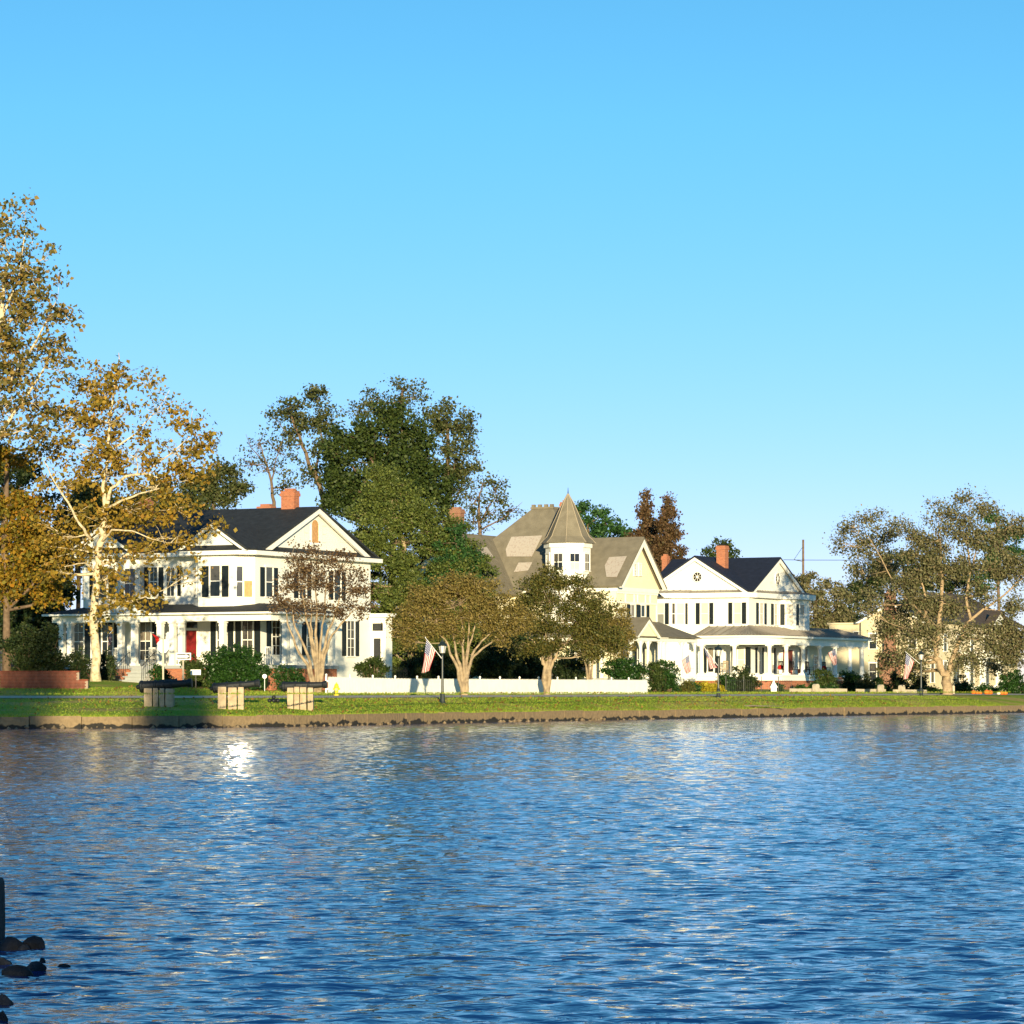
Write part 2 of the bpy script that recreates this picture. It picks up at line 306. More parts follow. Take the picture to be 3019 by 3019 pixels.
wr = np.random.default_rng(5); ys = [13.0]                                   # wave sheet: finer rows near the viewer, plain sheet beyond
while ys[-1] < 262: ys.append(ys[-1] + (.045 if ys[-1] < 30 else .085 if ys[-1] < 60 else .16 if ys[-1] < 130 else .3))
ys = np.array(ys); NC = 300; uu_ = np.linspace(-1, 1, NC); GX = uu_[None, :] * (3.2 + .2 * ys[:, None]); GY = np.repeat(ys[:, None], NC, 1); GZ = np.zeros_like(GX)
for k in range(WN):
    lam = WL0 * (WL1 / WL0) ** wr.random(); th = wr.normal(0, .6); kk = 2 * math.pi / lam; amp = WS * lam / (2 * math.pi) * math.sqrt(2 / WN); ph = wr.random() * 6.28
    fade = np.clip((lam * 2.2 - np.gradient(ys)[:, None] * 2) / lam, .0, 1)
    GZ += amp * fade * np.sin(kk * (GX * math.sin(th) + GY * math.cos(th)) + ph + .8 * np.sin(GX * .31 + k) + .6 * np.sin(GY * .23 + 2 * k))
env = (.9 + .22 * np.sin(GX * .35 + GY * .06) * np.sin(GY * .13 - GX * .1 + 1)) * (1.1 - .3 * np.clip((GY - 40) / 120, 0, 1)); GZ *= env
nr_ = len(ys); ii = np.arange(nr_ * NC).reshape(nr_, NC); Fq = np.stack([ii[:-1, :-1], ii[:-1, 1:], ii[1:, 1:], ii[1:, :-1]], -1).reshape(-1, 4)
Vw = np.stack([GX, GY, GZ], -1).reshape(-1, 3); nb_ = len(Vw)
Vw = np.concatenate([Vw, np.array([(-3000, 7, -.14), (3000, 7, -.14), (3000, 1200, -.14), (-3000, 1200, -.14)])]); Fq = np.concatenate([Fq, np.array([[nb_, nb_ + 1, nb_ + 2, nb_ + 3]])])
water = vec_mesh('water', Vw, Fq, watermat(), org=(0, 0, 0)); tag(water, kind='structure'); water.data.polygons.foreach_set('use_smooth', [True] * len(water.data.polygons))
def line_pts(P, step, lo, hi):
    out = []; acc = 0
    for a, b in zip(P[:-1], P[1:]):
        if a.x < lo or a.x > hi: continue
        out.append(a)
    res = [out[0]]
    for p in out[1:]:
        while (p - res[-1]).length >= step: res.append(res[-1] + (p - res[-1]).normalized() * step)
    return res
sw = thing('seawall', (SD[50].x, SD[50].y, 0), 'long low stained concrete seawall along the far bank', 'seawall'); wm = wallmat()
WP = line_pts(SD, 2.3, -34, 62)
for a, b in zip(WP[:-1], WP[1:]):
    d = (b - a).normalized(); n = Vector((d.y, -d.x)); o = n * random.uniform(.02, .12); a2 = a + d * .02; b2 = b - d * .02; t = .53 + random.uniform(-.03, .03)
    mb = MB(); mb.prism([(a2.x + o.x, a2.y + o.y, -1), (b2.x + o.x, b2.y + o.y, -1), (b2.x + o.x * .6, b2.y + o.y * .6, t), (a2.x + o.x * .6, a2.y + o.y * .6, t)], (-n.x * .4, -n.y * .4, 0)); build(mb, 'panel', wm, sw)
mb = MB()
for p in line_pts(SD, .16, -30, 8):
    if random.random() < .35 + .3 * (p.x > -19): continue
    r = random.uniform(.05, .17); c = Vector((p.x + random.uniform(.1, .45), p.y - random.uniform(.15, .7), random.uniform(-.06, .08)))
    vv = [c + Vector((random.uniform(.6, 1.2) * r * math.cos(k * 1.05), random.uniform(.6, 1.2) * r * math.sin(k * 1.05), random.uniform(-.3, .2) * r)) for k in range(6)]
    mb.add(vv + [c + Vector((0, 0, r * .8)), c - Vector((0, 0, r))], [(k, (k + 1) % 6, 6) for k in range(6)] + [((k + 1) % 6, k, 7) for k in range(6)])
tag(build(mb, 'riprap', mat('riprap_stone', (.20, .15, .09), .85, .2, var=.5, vscale=3)), kind='stuff', label='small broken stones along the foot of the seawall', cat='stones')
# short grass: blades along the bank lip and the lawn
N = 70000; i0, i1 = 24, len(SD) - 22
st = np.cumsum([0] + [(SD[i + 1] - SD[i]).length for i in range(i0, i1)]); u_ = rng.random(N) * st[-1]; idx = np.searchsorted(st, u_, 'right') - 1 + i0
sel = rng.random(N); V = np.zeros((N * 3, 3)); Rr = rng.random((N, 6))
for i in range(N):
    k = idx[i]; t = Rr[i, 0]; p0, p1 = SD[k], RDD[k]; p = p0.lerp(SD[k + 1], t); e = p1.lerp(RDD[k + 1], t) - p; Lr = e.length; d = e / Lr
    lip = sel[i] < .16
    q = Rr[i, 1] * .4 + .05 if lip else (Rr[i, 1] ** 1.0 * (Lr - 2.0) + .1 if sel[i] < .68 else Lr + 2.0 + Rr[i, 1] * 5)
    p = p + d * q; a = Rr[i, 2] * 6.28; hh = (.03 + .05 * Rr[i, 3]) * (1.6 if lip else 1); ww = .03; z = gz(p.x, p.y) - .01; cx_, sx_ = ww * math.cos(a), ww * math.sin(a)
    V[i * 3] = (p.x - cx_, p.y - sx_, z); V[i * 3 + 1] = (p.x + cx_, p.y + sx_, z); V[i * 3 + 2] = (p.x + .1 * (Rr[i, 4] - .5), p.y + .1 * (Rr[i, 5] - .5), z + hh)
tag(vec_mesh('grass', V, np.arange(N * 3).reshape(-1, 3), g_grass, org=(0, 150, 0)), 'short green grass fringe on the far bank', 'grass', kind='stuff')

NL = 2600; uL = rng.random(NL) * st[-1] * .9; kL = np.searchsorted(st, uL, 'right') - 1 + i0; PL = np.zeros((NL, 3)); off_ = rng.random(NL)
for i in range(NL):
    k = kL[i]; p = SD[k]; e = RDD[k] - p; q = p + e.normalized() * (off_[i] * (e.length - 2.1) if i % 3 else e.length + 2 + off_[i] * 6); q = q + Vector((rng.normal() * .4, rng.normal() * .4)); PL[i] = (q.x, q.y, gz(q.x, q.y) + .05)
aL = rng.random(NL) * 6.28; dL = np.stack([np.cos(aL), np.sin(aL), rng.normal(0, .5, NL)], 1) * .07; eL = np.stack([-np.sin(aL), np.cos(aL), rng.normal(0, .5, NL)], 1) * .05
VL = np.stack([PL + dL, PL + eL, PL - dL, PL - eL], 1).reshape(-1, 3)
tag(vec_mesh('fallen_leaves', VL, np.arange(NL * 4).reshape(-1, 4), leafmat('fallen_leaf', [(.20, .10, .03), (.34, .20, .05), (.14, .08, .03)]), org=(0, 150, 0)), 'scattered brown fallen leaves on the lawn', 'leaves', kind='stuff')
# ------------------------------------------------------------------ facade helper
AL = R(28); E1 = Vector((math.cos(AL), -math.sin(AL))); E2 = Vector((math.sin(AL), math.cos(AL)))   # right/nearer and right/farther street grid
class House:
    def __init__(s, k): s.k = Vector(k)
    def P(s, u, v, z): p = s.k + E1 * u + E2 * v; return Vector((p.x, p.y, z))
    def prism(s, mb, poly, z0, z1): mb.prism([s.P(u, v, z0) for u, v in poly], (0, 0, z1 - z0))
    def fac(s, a, b): return Fac(s.P(a[0], a[1], 0), s.P(b[0], b[1], 0))
    def ubox(s, mb, u0, u1, v0, v1, z0, z1): s.prism(mb, [(u0, v0), (u1, v0), (u1, v1), (u0, v1)], z0, z1)
class Fac:                                             # vertical plane; a -> b runs left to right seen from outside
    def __init__(s, a, b):
        s.o = Vector((a.x, a.y)); s.d = (Vector((b.x, b.y)) - s.o).normalized(); s.n = Vector((s.d.y, -s.d.x)); s.len = (Vector((b.x, b.y)) - s.o).length
    def s(s, px): k = (px - CX) / F; return (k * s.o.y - s.o.x) / (s.d.x - k * s.d.y)
    def z(s, px, py): return CH + (HY - py) / F * (s.o.y + s.d.y * s.s(px))
    def P(s, t, z, o=0): p = s.o + s.d * t + s.n * o; return Vector((p.x, p.y, z))
    def box(s, mb, t0, t1, z0, z1, o0, o1): mb.box8([s.P(t0, z0, o1), s.P(t1, z0, o1), s.P(t1, z0, o0), s.P(t0, z0, o0), s.P(t0, z1, o1), s.P(t1, z1, o1), s.P(t1, z1, o0), s.P(t0, z1, o0)])
def window(par, f, t0, t1, z0, z1, gm=glass, gm2=None, mun=(0, 0), name='window', fm=trim, cas=.09, tilt=None):
    mb = MB(); c = cas
    f.box(mb, t0 - c, t0, z0, z1, 0, .07); f.box(mb, t1, t1 + c, z0, z1, 0, .07); f.box(mb, t0 - c - .04, t1 + c + .04, z1, z1 + c * 1.4, 0, .09); f.box(mb, t0 - c - .04, t1 + c + .04, z0 - .07, z0, 0, .13)
    zm = (z0 + z1) / 2; f.box(mb, t0, t1, zm - .03, zm + .03, .012, .055)
    for k in range(mun[0]): x = t0 + (t1 - t0) * (k + 1) / (mun[0] + 1); f.box(mb, x - .012, x + .012, z0, z1, .014, .048)
    for k in range(mun[1]):
        for za, zb in ((z0, zm), (zm, z1)): zz = za + (zb - za) * (k + 1) / (mun[1] + 1); f.box(mb, t0, t1, zz - .012, zz + .012, .016, .046)
    fr = build(mb, name, fm, par)
    if gm is glass and gm2 is None: gm, gm2 = random.choice(((glass, glass), (glass, glass), (dimg, glass), (curt, glass), (dimg, dimg)))
    for za, zb, mm in ((z0, zm - .03, gm2 or gm), (zm + .03, z1, gm)):
        p = MB(); f.box(p, t0, t1, za, zb, .004, .022); build(p, 'pane', mm, fr)
    return fr
def wpx(par, f, x0, x1, y0, y1, **k): return window(par, f, f.s(x0), f.s(x1), f.z((x0 + x1) / 2, y1), f.z((x0 + x1) / 2, y0), **k)
def shutter(par, f, t0, t1, z0, z1, m=shut):
    mb = MB(); f.box(mb, t0, t1, z0, z1, .0, .035); e = min(.06, (t1 - t0) * .2)
    f.box(mb, t0, t0 + e, z0, z1, .035, .055); f.box(mb, t1 - e, t1, z0, z1, .035, .055)
    for zz in (z0, (z0 + z1) / 2 - .04, z1 - .08): f.box(mb, t0 + e, t1 - e, zz, zz + .08, .035, .053)
    return build(mb, 'shutter', m, par)
def spx(par, f, x0, x1, y0, y1, **k): return shutter(par, f, f.s(x0), f.s(x1), f.z((x0 + x1) / 2, y1), f.z((x0 + x1) / 2, y0), **k)
def win_sh(par, f, tc_, wd, z0, z1, sw_=.42, **k):
    window(par, f, tc_ - wd / 2, tc_ + wd / 2, z0, z1, **k)
    shutter(par, f, tc_ - wd / 2 - .12 - sw_, tc_ - wd / 2 - .12, z0, z1); shutter(par, f, tc_ + wd / 2 + .12, tc_ + wd / 2 + .12 + sw_, z0, z1)
def gable(par, h, axis, p, c, wd, zb, zp, back, roofm, wallm, o=.4, bw=.28, wallo=0, rd=-1):
    # axis 'v': faces -v at v=p, centred u=c; axis 'u': faces +u at u=p, centred v=c
    Q = (lambda d, t, z: h.P(t, p - d, z)) if axis == 'v' else (lambda d, t, z: h.P(p + d, t, z))
    nb = (back - p) * (-1 if axis == 'v' else 1)
    for s_ in (-1, 1):
        mb = MB(); mb.slab([Q(o, c + s_ * wd, zb), Q(nb, c + s_ * wd, zb), Q(nb, c, zp), Q(o, c, zp)], .14); build(mb, 'roof_slope', roofm, par)
        mb = MB(); sl = (zp - zb) / wd
        mb.prism([Q(o - .15, c + s_ * wd, zb - .16), Q(o - .15, c, zp - .16), Q(o - .15, c, zp - .16 - bw), Q(o - .15, c + s_ * (wd - bw / sl * .9), zb - .16)], Q(.13, 0, 0) - Q(0, 0, 0)); build(mb, 'rake_board', trim, par)
    mb = MB(); mb.prism([Q(0, c - wd + .3, zb - .1), Q(0, c + wd - .3, zb - .1), Q(0, c, zp - .15 - .3 * (zp - zb) / wd)], Q(-.25, 0, 0) - Q(0, 0, 0)); build(mb, 'gable_wall', wallm, par)
def chimney(par, pos, w1, w2, z0, z1, m=brick, cap=None, rot=AL):
    mb = MB()
    def blk(a, b, za, zb): 
        q = [pos + E1 * (sx_ * a / 2) + E2 * (sy_ * b / 2) for sx_, sy_ in ((-1, -1), (1, -1), (1, 1), (-1, 1))]
        mb.prism([(p.x, p.y, za) for p in q], (0, 0, zb - za))
    blk(w1, w2, z0, z1 - .35); blk(w1 + .12, w2 + .12, z1 - .35, z1 - .15); blk(w1 + .04, w2 + .04, z1 - .15, z1)
    o = build(mb, 'chimney', m, par)
    mb = MB(); 
    q = [pos + E1 * (sx_ * w1 * .32) + E2 * (sy_ * w2 * .32) for sx_, sy_ in ((-1, -1), (1, -1), (1, 1), (-1, 1))]
    mb.prism([(p.x, p.y, z1) for p in q], (0, 0, .16)); build(mb, 'flue', cap or m, o)
    return o
def column(par, p, z0, z1, r=.17, sq=False, m=trim):
    mb = MB(); x, y = p.x, p.y
    def blk(a, za, zb):
        q = [Vector((x, y)) + E1 * (s1 * a) + E2 * (s2 * a) for s1, s2 in ((-1, -1), (1, -1), (1, 1), (-1, 1))]; mb.prism([(t.x, t.y, za) for t in q], (0, 0, zb - za))
    blk(r * 1.45, z0, z0 + .12); blk(r * 1.4, z1 - .12, z1)
    if sq: blk(r, z0 + .12, z1 - .3); blk(r * 1.15, z1 - .3, z1 - .22); blk(r * 1.02, z1 - .22, z1 - .12)
    else: mb.lathe((x, y, 0), [(r * 1.25, z0 + .12), (r * 1.25, z0 + .2), (r, z0 + .24), (r, z0 + 1.0), (r * .84, z1 - .34), (r * 1.0, z1 - .32), (r * .9, z1 - .28), (r * 1.2, z1 - .12)], 14)
    return build(mb, 'column', m, par)
def raypx(px, py): return Vector(((px - CX) / F, 1, (HY - py) / F))
def patch(par, px_pts, p0, p1, p2, name, m, lift=.05):
    n = (p1 - p0).cross(p2 - p0).normalized(); n = n if n.z > 0 else -n; C = Vector((0, 0, CH)); out = []
    for x, y in px_pts:
        d = raypx(x, y); t = (p0 + n * lift - C).dot(n) / d.dot(n); out.append(C + d * t)
    mb = MB(); mb.prism(out, n * .02); return build(mb, name, m, par)

# ------------------------------------------------------------------ white house with charcoal roof and long porch
h = House((-16.55, 200.81))
H1 = thing('house', h.P(-6, 7, 2.2), 'large white two-storey house with charcoal roof, red door and long columned porch', 'house', 'waterfront houses')
mb = MB(); h.ubox(mb, -12.9, 0, 1.5, 15.2, 1.2, 6.9); build(mb, 'wall', white, H1)
up = [(0, 15.2), (0, 1), (-1, 0), (-3.6, 0), (-4.6, 1), (-4.6, 1.5), (-8.7, 1.5), (-8.7, 1), (-9.6, 0), (-12.2, 0), (-12.9, .7), (-12.9, 15.2)]
mb = MB(); h.prism(mb, up, 6.9, 10.12); build(mb, 'upper_wall', white, H1)
ev = [(.6, 15.8), (.6, .2), (-.2, -.6), (-4.6, -.6), (-5.2, .0), (-5.2, .9), (-8.0, .9), (-8.0, .0), (-8.6, -.6), (-13.0, -.6), (-13.5, 0), (-13.5, 15.8)]
mb = MB(); h.prism(mb, ev, 10.12, 10.38); build(mb, 'cornice', trim, H1)
fr = [(u * .985 if u < -1 else u + (.12 if u >= 0 else 0), v + (-.12 if v < 2 else .1)) for u, v in up]
for s_, (v0, v1) in ((0, (.9, 7.95)), (1, (15.6, 7.95))):
    mb = MB(); mb.slab([h.P(-13.5, v0, 10.46), h.P(.5, v0, 10.46), h.P(.5, 7.95, 13.5), h.P(-13.5, 7.95, 13.5)], .14); build(mb, 'roof_slope', darkroof, H1)
mb = MB(); mb.prism([h.P(-.25, 1.3, 10.4), h.P(-.25, 14.7, 10.4), h.P(-.25, 7.95, 13.32)], h.P(.25, 0, 0) - h.P(-.05, 0, 0)); build(mb, 'gable_wall', white, H1)
for s_ in (-1, 1):
    v0 = 7.95 + s_ * 6.6
    mb = MB(); mb.prism([h.P(.32, v0, 10.42), h.P(.32, 7.95, 13.38), h.P(.32, 7.95, 13.04), h.P(.32, v0 - s_ * .75, 10.42)], h.P(.16, 0, 0) - h.P(0, 0, 0)); build(mb, 'rake_board', trim, H1)
mb = MB(); mb.slab([h.P(.62, .3, 10.4), h.P(.62, 15.8, 10.4), h.P(.06, 15.0, 10.72), h.P(.06, 1.2, 10.72)], .02); build(mb, 'pent_roof', darkroof, H1)
for c in (-2.35, -10.85):
    gable(H1, h, 'v', -.05, c, 2.7, 10.5, 12.25, 5.4, darkroof, white, o=.45, bw=.22)
    mb = MB(); mb.slab([h.P(c - 2.5, -.61, 10.4), h.P(c + 2.4, -.61, 10.4), h.P(c + 2.0, -.09, 10.74), h.P(c - 2.0, -.09, 10.74)], .02); build(mb, 'pent_roof', darkroof, H1)
# arched attic opening with pale shutters in the big gable
fg = h.fac((.0, 0), (.0, 15)); t = fg.s(927)
mb = MB(); za, zb_ = fg.z(927, 1600), fg.z(927, 1552)
ar = [fg.P(t - .42, za, .02), fg.P(t + .42, za, .02)] + [fg.P(t + .42 * math.cos(a), zb_ + .42 * math.sin(a), .02) for a in [k * math.pi / 8 for k in range(9)]]
mb.prism(ar, fg.P(0, 0, .04) - fg.P(0, 0, 0)); aw = build(mb, 'attic_vent', plywood, H1)
mb = MB(); fg.box(mb, t - .56, t - .44, za - .1, zb_ + .1, .0, .09); fg.box(mb, t + .44, t + .56, za - .1, zb_ + .1, 0, .09); fg.box(mb, t - .6, t + .6, za - .2, za - .08, 0, .12); build(mb, 'casing', trim, aw)
for s_ in (-1, 1): shutter(H1, fg, t + s_ * 1.1 - .26, t + s_ * 1.1 + .26, za, zb_ + .1, m=mat('pale_shutter', (.66, .63, .58), .6, .2))
# chimneys
p = h.P(-1.75, 7.95, 0); chimney(H1, Vector((p.x, p.y)), 1.0, .62, 12.4, 14.55)
p = h.P(-5.0, 10.2, 0); chimney(H1, Vector((p.x, p.y)), 1.1, .6, 11.5, 13.75)
p = h.P(-12.6, 7.4, 0); chimney(H1, Vector((p.x, p.y)), .75, .6, 12.4, 14.2)
# upper windows
fm_ = h.fac((-8.7, 1.5), (-4.6, 1.5)); fb = h.fac((-3.6, 0), (-1, 0)); fc = h.fac((-1, 0), (0, 1)); fl = h.fac((-4.6, 1), (-3.6, 0)); fs = h.fac((0, 1), (0, 15.2)); fL = h.fac((-12.2, 0), (-9.6, 0)); fLc = h.fac((-9.6, 0), (-8.7, 1)); fLd = h.fac((-12.9, .7), (-12.2, 0))
spx(H1, fm_, 427, 438, 1672, 1758); wpx(H1, fm_, 444, 465, 1673, 1756, mun=(1, 0)); spx(H1, fm_, 469, 482, 1672, 1758)
spx(H1, fm_, 400, 414, 1676, 1759); spx(H1, fm_, 524, 533, 1676, 1757)
wpx(H1, fm_, 493, 515, 1674, 1757, mun=(1, 0))
for f_, lo in ((fb, .0), (fL, 0)):
    window(H1, f_, f_.len / 2 - .36, f_.len / 2 + .36, 7.55, 9.45, mun=(0, 0)); shutter(H1, f_, f_.len / 2 - .98, f_.len / 2 - .5, 7.5, 9.45); shutter(H1, f_, f_.len / 2 + .5, f_.len / 2 + .98, 7.5, 9.45)
for f_ in (fl, fLc): window(H1, f_, .35, f_.len - .35, 7.55, 9.4, mun=(1, 0))
window(H1, fLd, .2, .75, 7.55, 9.4)
bayw = window(H1, fc, .22, .60, 7.5, 9.4)
for o in list(bayw.children): bpy.data.objects.remove(o)
for z0_, z1_ in ((7.52, 8.41), (8.48, 9.38)):                 # panes turned out of the facade to aim a sun glint at the water
    c = fc.P(.41, (z0_ + z1_) / 2, .04); G = Vector((XP(722 if z0_ > 8 else 698, 86), 86, 0)); nn = (SUN + (G - c).normalized()).normalized(); sd = nn.cross(Vector((0, 0, 1))).normalized(); upv = sd.cross(nn).normalized()
    mb = MB(); hw_, hh_ = .19, (z1_ - z0_) / 2; mb.prism([c + sd * (a * hw_) + upv * (b * hh_) for a, b in ((-1, -1), (1, -1), (1, 1), (-1, 1))], -nn * .012); build(mb, 'pane', mat('glint_pane_glass', (.012, .014, .018), .03, .5), bayw)
mb = MB(); fc.box(mb, .72, 1.22, 7.5, 8.5, .0, .03); build(mb, 'plywood_panel', plywood, H1)
for k, tcn in enumerate((1.6, 5.6, 9.9)): win_sh(H1, fs, tcn, .8, 7.55, 9.4, sw_=.5)
for k, tcn in enumerate((2.4, 6.6, 11.6)): win_sh(H1, fs, tcn, .9, 3.9, 6.2, sw_=.5, mun=(1, 1))
# lower front wall: door, transom, windows behind the porch columns
f1 = h.fac((-12.9, 1.5), (0, 1.5))
def door(par, f, t0, t1, z0, z1, m, panels=(2, 4), name='door', knob=True):
    mb = MB(); f.box(mb, t0, t1, z0, z1, .0, .05); o = build(mb, name, m, par); nx, ny = panels
    for i in range(nx):
        for j in range(ny):
            a = t0 + (t1 - t0) * (i + .16) / nx; b = t0 + (t1 - t0) * (i + .84) / nx; c = z0 + (z1 - z0) * (j + .14) / ny; d = z0 + (z1 - z0) * (j + .86) / ny
            q = MB(); f.box(q, a, b, c, d, .05, .075); build(q, 'panel', m, o)
    if knob: q = MB(); q.lathe(f.P(t1 - .08, z0 + (z1 - z0) * .45, .08), [(.001, -.03), (.03, 0), (.001, .03)], 8); build(q, 'handle', chrome, o)
    mb = MB(); f.box(mb, t0 - .12, t0, z0, z1, 0, .09); f.box(mb, t1, t1 + .12, z0, z1, 0, .09); f.box(mb, t0 - .14, t1 + .14, z1, z1 + .12, 0, .1); build(mb, 'door_frame', trim, par)
    return o
td = f1.s(566); door(H1, f1, td - .40, td + .40, 3.22, 5.45, red)
mb = MB(); f1.box(mb, td - .4, td + .4, 5.62, 5.98, .0, .03); build(mb, 'transom', glass, H1)
t = f1.s(731); window(H1, f1, t - .38, t + .38, 3.6, 6.05, mun=(1, 1)); shutter(H1, f1, t - .92, t - .5, 3.55, 6.05); shutter(H1, f1, t + .5, t + .92, 3.55, 6.05)
t = f1.s(655); window(H1, f1, t - .33, t + .33, 3.6, 6.05, mun=(1, 1)); shutter(H1, f1, t - .85, t - .45, 3.55, 6.05); shutter(H1, f1, t + .45, t + .85, 3.55, 6.05)
for px_ in (232, 318, 430): t = f1.s(px_); win_sh(H1, f1, t, .8, 3.6, 6.0, sw_=.4, mun=(1, 1))
# porch
mb = MB(); h.ubox(mb, -13.0, 3.6, -2.75, 1.48, 3.0, 3.2); h.ubox(mb, .03, 3.6, 1.48, 5.2, 3.0, 3.2); build(mb, 'porch_floor', greyp, H1)
mb = MB(); h.ubox(mb, -12.9, 3.5, -2.65, -2.3, 1.2, 3.0); h.ubox(mb, 3.2, 3.5, -2.3, 5.1, 1.2, 3.0); h.ubox(mb, -12.9, -12.6, -2.3, 1.45, 1.2, 3.0); build(mb, 'foundation', brick, H1)
for k, (u0, u1, v0, v1) in enumerate(((-12.95, 3.45, -2.6, -2.25), (3.1, 3.45, -2.25, 5.1), (-12.95, -12.6, -2.25, 1.45))):
    mb = MB(); h.ubox(mb, u0, u1, v0, v1, 5.93, 6.34); build(mb, 'beam', trim, H1)
mb = MB(); h.prism(mb, [(-13.4, -3.1), (3.95, -3.1), (3.95, 5.5), (.03, 5.5), (.03, 1.46), (-13.4, 1.46)], 6.345, 6.46); build(mb, 'porch_cornice', trim, H1)
mb = MB(); mb.slab([h.P(-13.4, -3.1, 6.48), h.P(3.95, -3.1, 6.48), h.P(.05, 1.45, 7.12), h.P(-12.4, 1.45, 7.12)], .02); mb.slab([h.P(3.95, -3.1, 6.48), h.P(3.95, 5.5, 6.48), h.P(.05, 5.5, 7.12), h.P(.05, 1.45, 7.12)], .02)
mb.slab([h.P(-13.4, 1.45, 6.48), h.P(-13.4, -3.1, 6.48), h.P(-12.4, 1.45, 7.12)], .02); build(mb, 'porch_roof', darkroof, H1)
fp = h.fac((-12.95, -2.43), (3.4, -2.43))
for px_ in (184, 208, 357, 397, 473, 510, 535, 657, 842, 866): column(H1, fp.P(fp.s(px_), 0), 3.2, 5.93, .17, sq=True)
for v in (.8, 4.8): column(H1, h.P(3.28, v, 0), 3.2, 5.93, .17, sq=True)
mb = MB(); mb.prism([h.P(-8.9, -2.95, 6.5), h.P(-5.3, -2.95, 6.5), h.P(-7.1, -2.95, 7.35)], h.P(0, .12, 0) - h.P(0, 0, 0)); build(mb, 'porch_pediment', trim, H1)
mb = MB(); mb.slab([h.P(-9.1, -3.15, 6.5), h.P(-7.1, -3.15, 7.45), h.P(-7.1, 1.2, 7.45), h.P(-9.1, .2, 6.5)], .05); mb.slab([h.P(-5.1, -3.15, 6.5), h.P(-7.1, -3.15, 7.45), h.P(-7.1, 1.2, 7.45), h.P(-5.1, .2, 6.5)], .05); build(mb, 'pediment_roof', darkroof, H1)
u0, u1 = -12.95 + fp.s(400), -12.95 + fp.s(462); gs = gz(*h.P((u0 + u1) / 2, -4.4, 0)[:2])
for k in range(5):
    mb = MB(); zt = 3.0 - (3.0 - gs) * k / 5; h.ubox(mb, u0 - .05 * k, u1 + .02 * k, -2.76 - .32 * (k + 1), -2.76 - .32 * k - .005, zt - .07, zt); h.ubox(mb, u0 + .03, u1 - .03, -2.76 - .32 * (k + 1) + .06, -2.76 - .32 * k - .006, gs - .3, zt - .072); build(mb, 'step', mat('grey_step', (.36, .38, .36), .7, .2, var=.1), H1)
for uu in (u0 - .22, u1 + .15):
    mb = MB(); mb.tube([h.P(uu, -2.8, 4.05), h.P(uu, -4.3, 3.15)], [.025, .025], 6); rl = build(mb, 'stair_rail', iron, H1)
    for k in range(8):
        f_ = k / 7; mb = MB(); mb.tube([h.P(uu, -2.8 - 1.5 * f_, 3.1 - .9 * f_), h.P(uu, -2.8 - 1.5 * f_, 4.05 - .9 * f_)], [.014, .014], 5); build(mb, 'baluster', iron, rl)
# side entry beyond the rear corner
mb = MB(); h.ubox(mb, -2.5, 1.15, 15.22, 16.1, 1.4, 6.5); build(mb, 'entry_wall', white, H1)
mb = MB(); h.ubox(mb, -2.6, 1.35, 15.0, 16.3, 6.5, 6.75); build(mb, 'entry_roof', trim, H1)
fe = h.fac((0, 15.22), (1.15, 15.22)); door(H1, fe, .2, .92, 3.2, 5.35, trim, (1, 2))
mb = MB(); fe.box(mb, .3, .82, 3.7, 5.1, .08, .09); build(mb, 'door_glass', glass, H1)
mb = MB(); fe.box(mb, .16, .95, 5.6, 6.1, 0, .03); build(mb, 'transom', glass, H1)

# ------------------------------------------------------------------ pale yellow house with turret
h = House((7.89, 243.67))
H2 = thing('house', h.P(-6, 5, 1.7), 'pale yellow house with conical turret, tan shingle roof and missing shingle patches', 'house', 'waterfront houses')
mb = MB(); h.ubox(mb, -8, 0, 0, 7.2, 1, 9.45); build(mb, 'wing_wall', cream, H2)
mb = MB(); h.ubox(mb, -16.6, -2.2, .5, 10.5, 1, 8.9); build(mb, 'main_wall', cream, H2)
gable(H2, h, 'u', .1, 3.57, 4.1, 9.55, 13.4, -8, tanroof, cream, o=.55, bw=.5)
mb = MB(); h.ubox(mb, -8, .12, -.05, 7.25, 9.15, 9.46); build(mb, 'frieze', trim, H2)
fr2 = h.fac((0, 0), (0, 7.2)); ff2 = h.fac((-8, 0), (0, 0))
for px_ in (1844, 1870, 1880, 1903, 1917): mb = MB(); t = fr2.s(px_); fr2.box(mb, t - .09, t + .09, 8.3, 9.15, .0, .04); build(mb, 'timber_strip', trim, H2)
mb = MB(); fr2.box(mb, 0, 7.2, 8.98, 9.15, .041, .07); fr2.box(mb, 0, 7.2, 8.25, 8.38, .041, .07); fr2.box(mb, 0, .22, 1.5, 8.25, .0, .04); fr2.box(mb, 6.98, 7.2, 1.5, 8.25, 0, .04); build(mb, 'trim_band', trim, H2)
for a, b, c, d in ((1848, 1858, 1859, 1870), (1876, 1888, 1889, 1900)):
    t0, t1 = fr2.s(c), fr2.s(d); window(H2, fr2, t0, t1, 6.45, 8.15); shutter(H2, fr2, fr2.s(a), fr2.s(b), 6.4, 8.2)
shutter(H2, fr2, fr2.s(1906), fr2.s(1913), 6.4, 8.2)
fgw = h.fac((.1, 0), (.1, 7.2))
for a, b in ((1869, 1875), (1883, 1888)): wpx(H2, fgw, a, b, 1664, 1696, mun=(1, 1))
